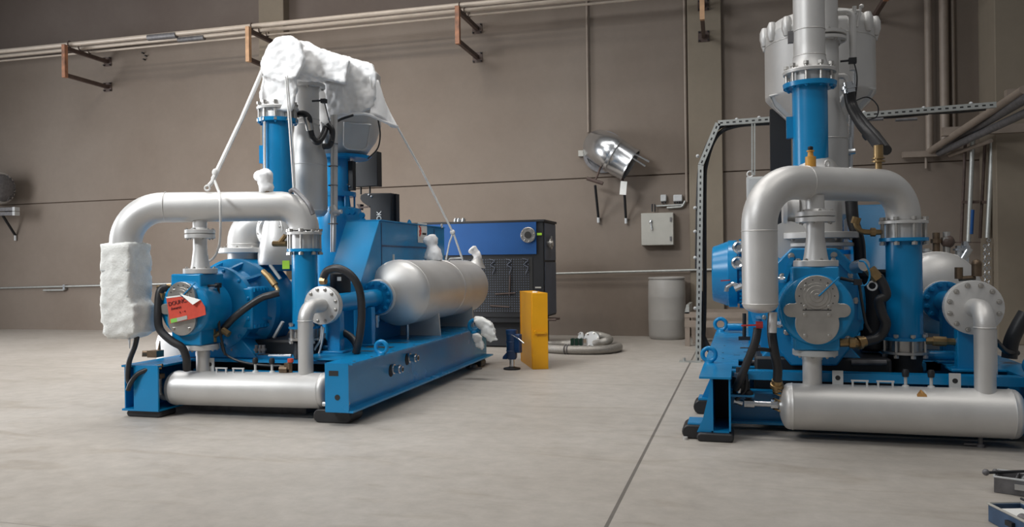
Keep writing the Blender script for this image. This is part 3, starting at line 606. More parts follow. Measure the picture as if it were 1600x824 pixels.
def head(t, X, y0, zc, r, half, z1, z0, tag=False):
    """front stage: round casting with the figure-eight cover; returns nothing"""
    b = MB(); b.lathe((X, y0, zc), (0, 1, 0), [(0, r*.90), (.02, r*.99), (.05, r), (.32, r), (.36, r*.95)], 44)
    b.bb(X-half, y0+.03, z0, X+half, y0+.36, z1)
    h = part('stage_housing', b, BLUE, t, bevel=.012)
    zu, zl, rp = zc+.095*r/.24, zc-.088*r/.24, .137*r/.24
    b = MB(); op = []; wr = r*.19
    for k in range(120):
        a = 2*math.pi*k/120; d = (math.cos(a), math.sin(a)); best = 0
        for (cx_, cz_, rr) in ((0, zu-zc, rp), (0, zl-zc, rp), (r*.68, 0, wr), (-r*.68, 0, wr)):
            bq = d[0]*cx_+d[1]*cz_; dq = bq*bq-(cx_*cx_+cz_*cz_)+rr*rr
            if dq >= 0: best = max(best, bq+math.sqrt(dq))
        if abs(d[1])*r*.68 <= wr*abs(d[0])+1e-9: best = max(best, min(r*.68/abs(d[0]), 9))
        elif abs(d[1]) > 1e-6: best = max(best, min(wr/abs(d[1]), r*.68/max(abs(d[0]), 1e-6)))
        op.append((X+d[0]*best, y0-.028, zc+d[1]*best))
    b.prism(op, (0, .03, 0))
    c = part('cover_plate', b, STEEL, t, 'bare metal figure-eight cover plate', bevel=.003)
    part('seam', MB().box((X, y0-.03, zc+.002), (rp*1.3, .004, .006)), BINK, c)
    part('oil_hub', MB().lathe((X, y0-.05, zu), (0, 1, 0), [(0, rp*.12), (.004, rp*.14), (.0045, rp*.30), (.010, rp*.32), (.0105, rp*.50), (.016, rp*.52), (.0165, rp*.64), (.022, rp*.66)], 32), STEEL, c)
    for k in range(14):
        a = 2*math.pi*k/14
        if k in (10, 11): continue
        part('small_screw', MB().cyl((X+rp*.8*math.cos(a), y0-.034, zu+rp*.8*math.sin(a)), (X+rp*.8*math.cos(a), y0-.026, zu+rp*.8*math.sin(a)), .004, n=8), BINK, c)
    for dx, dz in ((-.075, .028), (.075, .028), (-.075, -.028), (.075, -.028), (-.075, -.165), (.075, -.165), (-.07, .16), (.07, .16)):
        k_ = r/.24; bolts(c, (X+dx*k_, y0-.028, zc+dz*k_), (0, -1, 0), 0, 1, .015*k_, STEEL)
    part('spindle_rod', MB().cyl((X+.01, y0-.05, zu), (X+r*.58, y0-.03, zu+r*.52), .0055, n=8), BLUE, c)
    return h
def casing(t, X, y0, zc, R, side=1):
    """big bell casting with ribs, bolted neck ring and side pad"""
    b = MB(); b.lathe((X, y0, zc), (0, 1, 0), [(0, R*.62), (.03, R*.74), (.035, R*.84), (.10, R*.84), (.11, R*.70), (.26, R*.80), (.30, R*.97), (.31, R), (.38, R), (.39, R*.9), (.47, R*.95), (.52, R*1.0), (.66, R*1.0), (.68, R*.8), (.95, R*.7)], 56)
    c = part('compressor_casing', b, BLUE, t, bevel=0)
    bolts(c, (X, y0+.035, zc), (0, -1, 0), R*.78, 12, .020, STEEL if side == 0 else BLUE, .26)
    for k in range(12): # radial ribs
        a = math.pi*2*(k+.5)/12; d = V((math.cos(a), 0, math.sin(a))); p = V((X, y0+.10, zc)); sd = V((-math.sin(a), 0, math.cos(a)))*.012
        part('rib', MB().prism([p+d*R*.66-sd, p+d*R*.82-sd, p+V((0, .20, 0))+d*R*.95-sd, p+V((0, .20, 0))+d*R*.66-sd], sd*2), BLUE, c)
    b = MB(); b.box((X+R*.20, y0+.16, zc), (R*1.30, .26, R*.85)); part('side_pad', b, BLUE, c, bevel=.02)
    if side:
        for k in range(5):
            for z in (-1, 1): part('rib', MB().box((X+R*.86, y0+.06+.05*k, zc+z*R*.36), (.02, .022, .03)), BLUE, c)
    b = MB(); b.prism([(X-R*.9, y0+.05, zc-R*1.0), (X+R*.9, y0+.05, zc-R*1.0), (X+R*.55, y0+.05, zc-R*.6), (X-R*.55, y0+.05, zc-R*.6)], (0, .5, 0)); part('foot_block', b, BLUE, t, bevel=.01)
    return c
def cooler(t, c, r, z0, z1, nst=8, top=True, joint=.07, bellows=True):
    """blue upright cooler with studded joints"""
    x, y = c[0], c[1]
    col = part('upright_cooler', MB().cyl((x, y, z0), (x, y, z1), r, n=48), BLUE, t)
    part('blue_ring', MB().lathe((x, y, z1-.025), (0, 0, 1), [(0, r*1.36), (.025, r*1.36)], 40), BLUE, col)
    j = part('joint_ring', MB().lathe((x, y, z1+joint), (0, 0, 1), [(0, r*1.36), (.02, r*1.36), (.025, r*1.2)], 40), SILV, t)
    part('gasket_body', MB().cyl((x, y, z1), (x, y, z1+joint), r*.98, n=32), SILV, j)
    studs(j, (x, y), r*1.24, z1-.035, z1+joint+.03, nst, .011, STEEL, .3)
    if bellows:
        part('blue_ring', MB().lathe((x, y, z0), (0, 0, 1), [(0, r*1.3), (.02, r*1.3)], 40), BLUE, col)
        k = part('lower_ring', MB().lathe((x, y, z0-.10), (0, 0, 1), [(0, r*1.3), (.018, r*1.3)], 40), STEEL, t)
        part('gasket_body', MB().cyl((x, y, z0-.085), (x, y, z0), r*.95, n=32), STEEL, k); studs(k, (x, y), r*1.18, z0-.11, z0+.03, nst, .010, STEEL, .2)
        part('rubber_bellows', MB().lathe((x, y, z0-.26), (0, 0, 1), [(0, r*.92), (.05, r*.97), (.08, r*.9), (.12, r*.97), (.16, r*.92)], 36), BLK, t)
    return col
def neck(t, X, y, z0, z1, r):
    """flared inlet spool between the head and the curved pipe: flange z0, flange pair near z1"""
    H_ = z1-z0; zf = z0+H_*.62
    flange(t, (X, y, z0), (0, 0, 1), r*2.25, .045, 8, .014, STEEL if r < .06 else SILV, name='spool_flange')
    part('flared_spool', MB().lathe((X, y, z0+.04), (0, 0, 1), [(0, r*1.30), (.05, r*1.15), ((zf-z0)*.55, r*.92), (zf-z0-.04, r*.92)], 32), SILV, t)
    flange(t, (X, y, zf), (0, 0, 1), r*2.0, .035, 6, .013, name='spool_flange', under=True); flange(t, (X, y, zf+.040), (0, 0, 1), r*2.0, .035, 6, .013, name='spool_flange', hub=r)
    part('upper_stub', MB().cyl((X, y, zf+.07), (X, y, z1), r*.95), SILV, t)
def tank(t, X, ya, yb, z, r, zs):
    b = MB(); k = 8; h = r*.62
    prof = [(h-h*math.cos(i/k*math.pi/2), r*math.sin(i/k*math.pi/2)) for i in range(k+1)]+[(h+.004, r+.004), (h+.02, r+.004), (h+.024, r)]
    L = yb-ya; prof += [(L*.55, r), (L*.55+.005, r+.004), (L*.55+.015, r+.004), (L*.55+.02, r), (L-h, r)]+[(L-h+h*math.sin(i/k*math.pi/2), r*math.cos(i/k*math.pi/2)) for i in range(k+1)]
    b.lathe((X, ya, z), (0, 1, 0), prof, 56); T_ = part('silencer_tank', b, SILV, t)
    for y in (ya+L*.30, ya+L*.78):
        s = part('saddle', MB().prism([(X-r*.75, y-.012, zs), (X+r*.75, y-.012, zs), (X+r*.70, y-.012, z-r*.72), (X+r*.3, y-.012, z-r*.93), (X-r*.3, y-.012, z-r*.93), (X-r*.70, y-.012, z-r*.72)], (0, .024, 0)), LGREY, T_)
    return T_
def skid(t, x0, x1, z0, z1, L, fw, open_left, holes=()):
    h = z1-z0; f = .016
    for s, xa, xb in ((-1, x0, x0+fw), (1, x1-fw, x1)):
        web = xa+fw*.58 if s < 0 else xb-fw*.30
        b = MB(); b.bb(xa, 0, z1-f, xb, L, z1); b.bb(xa, 0, z0, xb, L, z0+f); b.bb(web-.006, 0, z0+f, web+.006, L, z1-f)
        B_ = part('side_beam', b, BLUE, t)
        if s < 0 or not open_left:
            pass
    b = MB()
    for y in (1.35, 2.3, 3.2, L-.1): b.bb(x0+fw*.6, y-.05, z0+.02, x1-fw*.35, y+.05, z1-.02)
    part('cross_beam', b, BLUE, t)
# ------------------------------------------------------------------ common small pieces
def handle_pair(parent, p, r):
    b = MB()
    for dx in (0, .16):
        for s in (0, .09): b.bar((p[0]+dx+s, p[1], p[2]-.01), (p[0]+dx+s, p[1], p[2]+.035), .012, .012, (0, 1, 0))
        b.bar((p[0]+dx-.01, p[1], p[2]+.035), (p[0]+dx+.10, p[1], p[2]+.035), .014, .010)
    part('bracket_handle', b, LGREY, parent)
def sensor_post(parent, p, h=.07):
    o = part('sensor_post', MB().lathe(p, (0, 0, 1), [(-.01, .032), (.012, .02), (.016, .010), (h, .010)], 14), LGREY, parent)
    part('sensor_cap', MB().lathe((p[0], p[1], p[2]+h), (0, 0, 1), [(0, .02), (.03, .024), (.05, .016)], 12), BLK, parent)

# ================================================================== UNIT B : right-hand compressor
B2 = Fr(-.30, 5.70, 0)
t2 = thing('compressor_unit', 'blue and silver compressor on a skid at the right, unwrapped, with tall bare silver pipework', 'compressor', B2, (1.15, 2.0, 0), 'industrial compressor units')
P = lambda px, py, y: B2.Y(px, py, y)
# --- skid
zt, zb, L = .447, .055, 4.3
left = MB(); left.bb(0, 0, zt-.014, .215, L, zt); part('side_beam', left, BLUE, t2, 'blue box-shaped side beam with an open front end')
b = MB(); b.bb(.08, .02, zb, .092, L, zt-.014); b.bb(.198, .02, zb, .21, L, zt-.014); b.bb(.08, .02, zb, .21, L, zb+.014)
part('side_beam_web', b, BLUE, t2); part('beam_cavity', MB().bb(.093, .5, zb+.015, .197, .52, zt-.015), BLK, t2)
b = MB(); b.prism([(.082, .03, zt-.05), (.082, .03, zb), (-.02, .03, zb), (.02, .03, zb+.09)], (0, .014, 0)); b.bb(-.085, .06, .10, .08, .28, .112); part('foot_gusset', b, BLUE, t2)
b = MB(); b.bb(-.06, 1.0, zb+.06, .10, 1.2, zb+.075); b.prism([(.082, 1.05, zt-.05), (.082, 1.05, zb+.06), (-.04, 1.05, zb+.06)], (0, .014, 0)); part('foot_gusset', b, BLUE, t2)
b = MB(); b.bb(2.1, 0, zt-.014, 2.315, L, zt); b.bb(2.11, .02, zb, 2.25, L, zb+.014); b.bb(2.11, .02, zb, 2.122, L, zt); b.bb(2.235, .02, zb, 2.247, L, zt); part('side_beam', b, BLUE, t2)
part('deck_plate', MB().bb(.215, 1.05, zt-.012, .62, L-.1, zt+.001).bb(.215, .62, zt-.012, .26, 1.05, zt), BLUE, t2)
part('deck_plate', MB().bb(1.75, .75, zt-.012, 2.1, L-.1, zt+.001), BLUE, t2)
dk = part('deck_plate', MB().bb(.26, .62, zt-.012, .62, .66, zt), BLUE, t2)
for (x, y, w_, d_) in ((.27, 1.9, .20, .10), (.22, 1.35, .05, .012), (.33, 1.25, .05, .012), (.45, 1.4, .05, .012), (.3, 1.62, .05, .012), (.12, 1.5, .015, .015), (.12, 2.1, .015, .015), (.13, 1.1, .015, .015), (.44, 1.15, .06, .02)):
    part('deck_slot', MB().bb(x, y, zt+.001, x+w_, y+d_, zt+.003), BINK, dk)
b = MB(); b.bb(.21, .38, zt-.065, 2.11, .50, zt-.003); part('front_rail', b, BLUE, t2)
b = MB(); b.bb(.21, .55, zb, 2.11, .57, .285); b.bb(.21, .44, zb-.01, 2.11, .58, zb+.006); b.bb(.21, .44, .272, 2.11, .58, .286); part('front_cross_beam', b, BLUE, t2)
part('cross_beam', MB().bb(.21, 2.2, zb, 2.11, 2.3, zt-.02).bb(.21, L-.12, zb, 2.11, L-.02, zt-.02), BLUE, t2)
e = part('mounting_frame', MB().bb(.62, 1.1, zt-.06, 1.75, 1.2, zt-.004).bb(.62, 2.4, zt-.06, 1.75, 2.5, zt-.004).bb(.62, 1.1, zt-.06, .72, L-.2, zt-.004).bb(1.65, 1.1, zt-.06, 1.75, L-.2, zt-.004), BLUE, t2)
q = B2.Zp(1108, 567, zt); eyebolt(t2, (q.x, q.y, zt), .068); q = B2.Zp(1126, 518, zt); eyebolt(t2, (q.x, q.y, zt), .085)
eyebolt(t2, (2.18, .45, zt), .075)
part('lug_pin', MB().cyl((B2.Y(1137, 511, 3.6).x, 3.6, zt+.06), (B2.Y(1160, 511, 3.6).x, 3.6, zt+.06), .04), BLUE, t2)
# rubber mounts
def rubber(t, x0, x1, y, zt_, d=.14, nm='rubber_mount'):
    b = MB(); n = 8; h = zt_; pr = [(x0+h*.45*(1-math.sin(i/n*math.pi)), y, h*(.5-.5*math.cos(i/n*math.pi))) for i in range(n+1)]
    pr += [(x1-h*.45*(1-math.sin(i/n*math.pi)), y, h*(.5+.5*math.cos(i/n*math.pi))) for i in range(n+1)]
    b.prism(pr, (0, d, 0)); return part(nm, b, RUB, t, bevel=.01)
rubber(t2, -.02, .23, -.02, zb+.004, .26); rubber(t2, -.125, .06, .05, .098, .24); rubber(t2, -.10, .12, 1.0, .115, .2); rubber(t2, 2.05, 2.3, .02, zb+.004, .22); rubber(t2, -.02, .2, 3.6, zb+.004, .2); rubber(t2, 2.1, 2.3, 3.6, zb+.004, .2)
part('locating_pin', MB().cyl((-.10, .02, 0), (-.10, .02, .02), .018), SILV, t2)
# --- front silencer
cy, cz, cr = .22, .227, .160
sd = silencer(t2, (.535, cy, cz), (2.055, cy, cz), cr)
for px in (1309, 1492): q = P(px, 600, cy+.05); lug(sd, (q.x, cy+.05, cz+cr-.02))
q = P(1332, 603, cy-.02); handle_pair(sd, (q.x, cy-.03, cz+cr), 0)
for px in (1415, 1455): q = P(px, 600, cy); sensor_post(sd, (q.x, cy, cz+cr-.004))
q = P(1440, 610, cy-.10); part('warning_sticker', MB().prism([(q.x-.03, cy-.115, cz+.112), (q.x+.03, cy-.115, cz+.112), (q.x, cy-.085, cz+.142)], (0, .012, .012)), GOLD, sd)
q = P(1532, 680, cy); part('drain_valve', MB().cyl((q.x, cy, cz-cr-.09), (q.x, cy, cz-cr+.01), .014).cyl((q.x, cy, cz-cr-.085), (q.x, cy, cz-cr-.045), .024).cyl((q.x-.10, cy, cz-cr-.05), (q.x, cy, cz-cr-.05), .008), DIRT, sd)
q = P(1165, 639, cy); part('drain_pipe', MB().cyl((.30, cy, .235), (.55, cy, .235), .020).cyl((.48, cy, .235), (.53, cy, .235), .032, n=8).cyl((.30, cy, .235), (.37, cy, .235), .030, n=8).cyl((.29, cy, .235), (.23, cy, .25), .022), GALV, t2)
for z in (.20, .27, .31, .34): part('spring_clip', MB().torus((.525, cy-.03, z), (.35, .1, 1), .028, .007, 14, 6, 0, 4.5), BRASS, t2)
part('pipe_shelf', MB().bb(.21, .18, .285, .37, .25, .30), BLUE, t2)
part('valve_cluster', MB().cyl((.27, .3, .30), (.27, .3, .48), .025).box((.30, .25, .36), (.08, .08, .07)).cyl((.24, .25, .28), (.24, .25, .42), .02).ball((.33, .22, .30), .035), BLK, t2)
part('valve_body', MB().cyl((.265, .22, .31), (.265, .22, .42), .022).cyl((.265, .22, .42), (.265, .22, .45), .032, n=8), GALV, t2)
# --- riser, head, casing
hx, hy0 = P(1276, 485, .08).x, .08
zc = P(1276, 485, .08).z
flange(t2, (hx, .25, .585), (0, 0, 1), .150, .042, 8, .013, LGREY, STEEL, name='riser_flange', under=True); part('riser_pipe', MB().cyl((hx-.02, .25, .36), (hx-.02, .25, .59), .064, n=28).cyl((hx-.02, .25, .555), (hx-.02, .25, .585), .069, n=28), SILV, t2)
head(t2, hx, hy0, zc, .245, .148, P(1278, 417, .1).z, .63)
zn = P(1278, 417, .25).z
neck(t2, hx+.012, .25, zn, 1.70, .066)
casing(t2, hx, .58, zc, .43, 0)
cpl = [P(a_, b_, .56) for a_, b_ in ((1236, 388), (1308, 388), (1335, 414), (1350, 450), (1350, 500), (1336, 535), (1308, 572), (1236, 572), (1214, 545), (1198, 500), (1198, 450), (1212, 412))]
cp_ = part('casing_plate', MB().prism(cpl, (0, .05, 0)), BLUE, t2, bevel=.012)
for a_, b_ in ((1236, 400), (1303, 399), (1222, 432), (1330, 430), (1229, 519), (1219, 507), (1212, 470), (1338, 470), (1325, 530)): bolts(cp_, P(a_, b_, .56), (0, -1, 0), 0, 1, .024, STEEL)
for a_, b_ in (((1238, 402), (1225, 440)), ((1306, 402), (1336, 432)), ((1206, 440), (1204, 505)), ((1344, 448), (1344, 500))): part('rib', MB().bar(P(*a_, .55), P(*b_, .55), .03, .02, (0, -1, 0)), BLUE, cp_)
for px, py in ((1226, 437), (1222, 507)): q = P(px, py, .42); part('oil_plug', MB().cyl((q.x-.08, .4, q.z), (q.x, .4, q.z), .02, n=10).cyl((q.x-.035, .4, q.z), (q.x-.01, .4, q.z), .026, n=6), GALV, t2)
# white suction pipe behind the spool
q = P(1277, 365, 1.0); xs = q.x
part('suction_pipe', MB().cyl((xs, 1.0, zc+.42), (xs, 1.0, 1.72), .185, n=36), SILV, t2)
flange(t2, (xs, 1.0, P(1277, 386, 1.0).z), (0, 0, 1), .27, .03, 0, name='suction_flange'); flange(t2, (xs, 1.0, P(1277, 374, 1.0).z), (0, 0, 1), .31, .05, 10, .016, name='suction_flange', under=True)
part('suction_elbow', MB().tube(fillet([(xs, 1.0, 1.6), (xs, 1.0, 1.92), (xs, 1.6, 1.92)], .18), .185, 28), SILV, t2)
q = P(1240, 326, .95); part('side_flange', MB().lathe((xs-.26, .95, q.z), (1, 0, 0), [(0, .17), (.03, .17), (.031, .12), (.12, .12)], 32), SILV, t2)
part('side_boss', MB().lathe((xs-.22, .85, 1.40), (0, -1, 0), [(0, .15), (.02, .15)], 30), SILV, t2)
# --- curved pipe
pa, pb = P(1188, 480, 0), P(1411.5, 345, .78); zU = 1.787
b = MB(); pts = fillet([(pa.x, pa.y, P(1188, 476, 0).z), (pa.x, pa.y, zU), (pb.x, pb.y, zU), (pb.x, pb.y, P(1411, 344, .78).z)], [.30, .235], 14)
b.tube(pts, .1185, 40); U = part('curved_pipe', b, SILV, t2, 'thick silver pipe bent in an upside-down U')
b = MB(); zc0 = P(1188, 476, 0).z; b.dome((pa.x, pa.y, zc0), (0, 0, -1), .117, .06, 40); part('end_cap', b, SILV, U)
for z in (zc0+.005, P(1188, 361, 0).z): part('weld_seam', MB().torus((pa.x, pa.y, z), (0, 0, 1), .118, .004, 40, 6), SILV, U)
dU = (V((pb.x, pb.y, 0))-V((pa.x, pa.y, 0))).normalized()
def onU(px, off=0): # point on the horizontal run seen at px
    best = min((abs((lambda w_: 0)(0)), 0) for _ in (0,)); lo, hi = 0., 1.
    for _ in range(40):
        f = (lo+hi)/2; p = V((pa.x+(pb.x-pa.x)*f, pa.y+(pb.y-pa.y)*f, zU)); g_ = P(px, 288, p.y)
        if g_.x > p.x: lo = f
        else: hi = f
    return p
for px in (1258, 1412): q = onU(px); part('weld_seam', MB().torus((q.x, q.y, zU), dU, .1185, .004, 40, 6), SILV, U) if px < 1300 else None
q = onU(1293); eyebolt(U, (q.x, q.y, zU+.112), .030, (1, -1, 0), SILV)
q = onU(1330); part('nozzle', MB().lathe((q.x, q.y, zU+.113), (0, 0, 1), [(0, .014), (.012, .014)], 16), SILV, U)
q = onU(1389); part('data_sticker', MB().torus((q.x+.0, q.y-.118, zU+.02), (0, -1, 0), .012, .004, 14, 6), LGREY, U)
q = onU(1267); sv = part('relief_valve', MB().lathe((q.x, q.y, zU+.11), (0, 0, 1), [(0, .036), (.075, .036), (.08, .02), (.11, .018), (.112, .026), (.12, .026)], 20), GOLD, U, 'ochre relief valve')
part('valve_tip', MB().lathe((q.x, q.y, zU+.225), (0, 0, 1), [(0, .010), (.015, .018), (.03, .018), (.035, .006)], 14), BLK, sv)
q = onU(1373); vp = part('vent_post', MB().lathe((q.x, q.y, zU+.10), (0, 0, 1), [(0, .024), (.065, .024), (.066, .046), (.078, .046), (.079, .028), (.09, .028), (.091, .044), (.10, .044), (.101, .034), (.19, .034)], 20), BRASS, U, 'brown vent post')
# front cooler
zk = P(1412, 372, .78).z; zk0 = P(1412, 531, .78).z
cooler(t2, (pb.x, pb.y), .123, zk0, zk, 8, joint=P(1412, 350, .78).z-zk)
# brass elbow at joint
q0_, q1_, q2_ = P(1337, 345, .70), P(1345, 361, .70), P(1376, 363, .72)
hose(t2, [q2_, P(1358, 363, .7), q1_, P(1338, 352, .7), q0_], .020, 'brass_elbow', BRASS, n=6)
part('elbow_nut', MB().cyl(P(1360, 363, .71), P(1368, 363, .71), .032, n=8), BRASS, t2); part('elbow_nut', MB().cyl(P(1336, 350, .7), P(1339, 340, .7), .032, n=8), BRASS, t2)
hose(t2, [P(1330, 314, .9), P(1333, 345, .9), P(1342, 380, .95), P(1344, 420, 1.0)], .045, n=6)
# --- tall rear cooler and arch
yc = 1.1; q = P(1265, 128, yc); kx = q.x; zk = P(1265, 131, yc).z
col = part('tall_cooler', MB().cyl((kx, yc, 1.25), (kx, yc, zk), .134, n=48), BLUE, t2)
part('cooler_pedestal', MB().cyl((kx, yc, zc+.3), (kx, yc, 1.3), .14, n=28), BLUE, t2)
part('blue_ring', MB().lathe((kx, yc, zk-.035), (0, 0, 1), [(0, .20), (.035, .205)], 44), BLUE, col); bolts(col, (kx, yc, zk-.03), (0, 0, -1), .175, 10, .020, BLUE, .2)
part('side_lug', MB().box((kx-.155, yc, P(1233, 200, yc).z), (.05, .06, .17)), BLUE, col)
jr = part('joint_ring', MB().lathe((kx, yc, zk+.075), (0, 0, 1), [(0, .20), (.02, .205), (.028, .20), (.03, .15)], 44), SILV, t2)
part('gasket_body', MB().cyl((kx, yc, zk), (kx, yc, zk+.08), .15, n=36), SILV, jr); studs(jr, (kx, yc), .178, zk-.01, zk+.125, 10, .012, STEEL, .1)
yv = 1.62; vx = P(1288, 200, yv).x; zf = P(1306, 57, yv).z
b = MB(); b.lathe((kx, yc, zk+.10), (0, 0, 1), [(0, .158), (.06, .135), (.11, .122), (.2, .120)], 40, cap=False)
b.tube(fillet([(kx, yc, zk+.28), (kx, yc, 3.72), (vx, yv, 3.72), (vx, yv, zf+.04)], [.25, .25], 12), .120, 40); ar = part('arch_pipe', b, SILV, t2, 'tall silver arch pipe rising out of the picture')
for z in (zk+.215, zk+.42): part('weld_seam', MB().torus((kx, yc, z), (0, 0, 1), .121, .004, 40, 6), SILV, ar)
part('side_plate', MB().box((kx-.135, yc, P(1240, 58, yc).z), (.05, .05, .09)), DIRT, ar)
flange(t2, (vx, yv, zf), (0, 0, 1), .185, .03, 8, .017, name='vessel_flange'); flange(t2, (vx, yv, zf-.045), (0, 0, 1), .185, .03, 8, .017, name='vessel_flange', under=True)
zq = P(1300, 160, yv).z
b = MB(); b.lathe((vx, yv, 1.55), (0, 0, 1), [(0, .06), (.03, .14), (.08, .185), (.14, .188), (P(1320, 200, yv).z-1.55, .188), (zq-1.55, .125), (zq-1.55+.02, .128), (zq-1.55+.04, .122), (zf-1.55-.04, .122)], 44); vs = part('tapered_vessel', b, SILV, t2)
part('weld_seam', MB().torus((vx, yv, P(1318, 218, yv).z), (0, 0, 1), .189, .004, 44, 6), SILV, vs)
# --- instrument pipework beside the arch
b = MB(); b.tube(fillet([P(1308, 19, 1.6), P(1332, 18, 1.6), P(1333, 110, 1.6)], .06), .030, 16); b.tube(fillet([P(1304, 119, 1.6), P(1325, 118, 1.6), P(1325, 142, 1.6)], .05), .026, 14); ip = part('instrument_pipe', b, SILV, t2)
part('pipe_tee', MB().cyl(P(1335, 17, 1.6), P(1345, 17, 1.6), .012).cyl(P(1345, 9, 1.6), P(1339, 42, 1.6), .012).cyl(P(1335, 10, 1.6), P(1335, 22, 1.6), .018).ball(P(1346, 10, 1.6), .02), SILV, ip)
part('sensor_plug', MB().cyl(P(1313, 96, 1.5), P(1333, 94, 1.5), .009).box(P(1332, 95, 1.5), (.06, .05, .045)), BLK, ip)
hose(t2, [P(1334, 96, 1.5), P(1339, 120, 1.5), P(1337, 150, 1.5), P(1334, 170, 1.5)], .006, 'thin_cable', n=6)
b = MB(); b.tube(fillet([P(1329, 130, 1.8), P(1330, 190, 1.8), P(1327, 262, 1.8)], .1), .022, 12); b.cyl(P(1336, 100, 1.85), P(1330, 262, 1.85), .012); b.cyl(P(1327, 215, 1.8), P(1327, 235, 1.8), .032, n=8); b.cyl(P(1322, 238, 1.75), P(1336, 236, 1.75), .025, n=8); part('riser_tube', b, GALV, t2)
for dx, dy in ((0, 0), (9, 2)):
    hose(t2, [P(1325+dx*.3, 140, 1.5), P(1330+dx*.4, 168, 1.5), P(1345+dx*.8, 195, 1.3), P(1362+dx*.9, 215, 1.1), P(1376+dx, 233+dy, .75)], .038, n=8, ends=(0,), em=GALV)
hose(t2, [P(1350, 215, 1.4), P(1365, 207, 1.4), P(1377, 222, 1.2), P(1382, 232, .8)], .03, n=8)
hose(t2, [P(1331, 160, 2.0), P(1355, 152, 2.2), P(1371, 165, 2.2), P(1370, 182, 2.2), P(1355, 188, 2.2)], .006, 'thin_cable', n=8)
# --- great silencer drum with lugged lid
ys = 2.55; sx = P(1280, 120, ys).x; rs = B2.m(1280, 120, ys, 81); z1_, z0_ = P(1204, 62, ys).z, P(1204, 157, ys).z
b = MB(); b.lathe((sx, ys, z0_-.32), (0, 0, 1), [(0, rs*.42), (.06, rs*.5), (.28, rs*.93), (.32, rs*.995), (.34, rs), (z1_-z0_+.30, rs), (z1_-z0_+.31, rs*1.008), (z1_-z0_+.33, rs*1.008), (z1_-z0_+.34, rs), (z1_-z0_+.40, rs*.97), (z1_-z0_+.46, rs*.8), (z1_-z0_+.48, .01)], 64)
S2 = part('upper_silencer', b, SILV, t2, 'large silver silencer drum with a scalloped lid rim')
part('weld_seam', MB().torus((sx, ys, z1_-.10), (0, 0, 1), rs, .005, 64, 6), SILV, S2)
for k in range(16):
    a = 2*math.pi*(k+.3)/16; p = V((sx+rs*1.0*math.cos(a), ys+rs*1.0*math.sin(a), z1_+.02))
    part('rim_lug', MB().lathe(p, (0, 0, 1), [(-.10, .03), (-.04, .05), (.03, .048), (.075, .03), (.08, .01)], 12), SILV, S2)
for s in (-1, 1):
    for a in (-2.2, -.95) if s < 0 else (): pass
for a in (-2.35, -.78):
    d = V((math.cos(a), math.sin(a), 0)); sdv = V((-d.y, d.x, 0)); p = V((sx, ys, z0_))+d*rs*.86; dn = (V((0, 0, -1))*.25-d*rs*.42).normalized()
    out = [p+sdv*.17+d*.05, p-sdv*.17+d*.05, p-sdv*.19+dn*.12+d*.05, p-sdv*.10+dn*.38+d*.03, p+sdv*.10+dn*.38+d*.03, p+sdv*.19+dn*.12+d*.05]
    w_ = part('access_cover', MB().prism(out, -d*.03), LGREY, S2)
    part('cover_edge', MB().tube(out+[out[0]], .012, 8), SILV, w_)
b = MB(); b.cyl((sx, ys, 1.3), (sx, ys, z0_-.3), .20, n=32); b.lathe((sx, ys, 1.3), (0, 0, 1), [(0, .30), (.04, .30)], 32); part('silencer_pedestal', b, BLUE, t2)
b = MB(); b.bb(sx-.45, ys+.2, 1.35, sx-.25, ys+.35, z0_-.05); part('support_leg', b, BLK, t2)
# --- motor
ym = 2.7; zm = P(1130, 428, ym).z; mr = B2.m(1130, 428, ym, 52); mx0 = P(1113, 428, ym-.1).x; mx1 = P(1138, 428, ym).x; mx2 = P(1152, 428, ym).x
b = MB(); b.lathe((mx0, ym, zm), (1, 0, 0), [(0, mr*.78), (.008, mr*.82), (mx1-mx0, mr*.97), (mx1-mx0+.005, mr), (mx2-mx0, mr)], 48); mo = part('motor_cowl', b, BLUE, t2)
part('motor_body', MB().cyl((mx2, ym, zm), (mx2+.9, ym, zm), mr*.90, n=48), BLUE, t2)
b = MB()
for k in range(40):
    a = 2*math.pi*k/40; d = V((0, math.cos(a), math.sin(a))); c_ = V((mx2+.42, ym, zm)); b.bar(c_+V((-.4, 0, 0))+d*mr*.94, c_+V((.4, 0, 0))+d*mr*.94, .014, .06, d)
part('cooling_fins', b, BLUE, t2)
part('motor_foot', MB().bb(mx2+.1, ym-.28, zt-.01, mx2+.8, ym+.28, zm-mr*.86), BLUE, t2)
for px, py in ((1155, 387), (1153, 411)): q = P(px, py, 2.3); part('eye_fitting', MB().cyl(q-V((0, .04, 0)), q+V((0, .08, 0)), .045, n=16).torus(q-V((0, .05, 0)), (0, 1, 0), .045, .02, 16, 8), GALV, t2)
q = P(1142, 449, 1.2); tp_ = part('drain_tap', MB().tube(fillet([P(1158, 449, .6), P(1145, 444, .6), P(1136, 449, .6), P(1135, 456, .6)], .02), .018, 10).cyl(P(1148, 452, .6), P(1160, 447, .6), .026, n=8), GALV, t2)
part('tap_lever', MB().bar(P(1126, 439, .6), P(1141, 438, .6), .02, .008), RED, tp_, 'red lever')
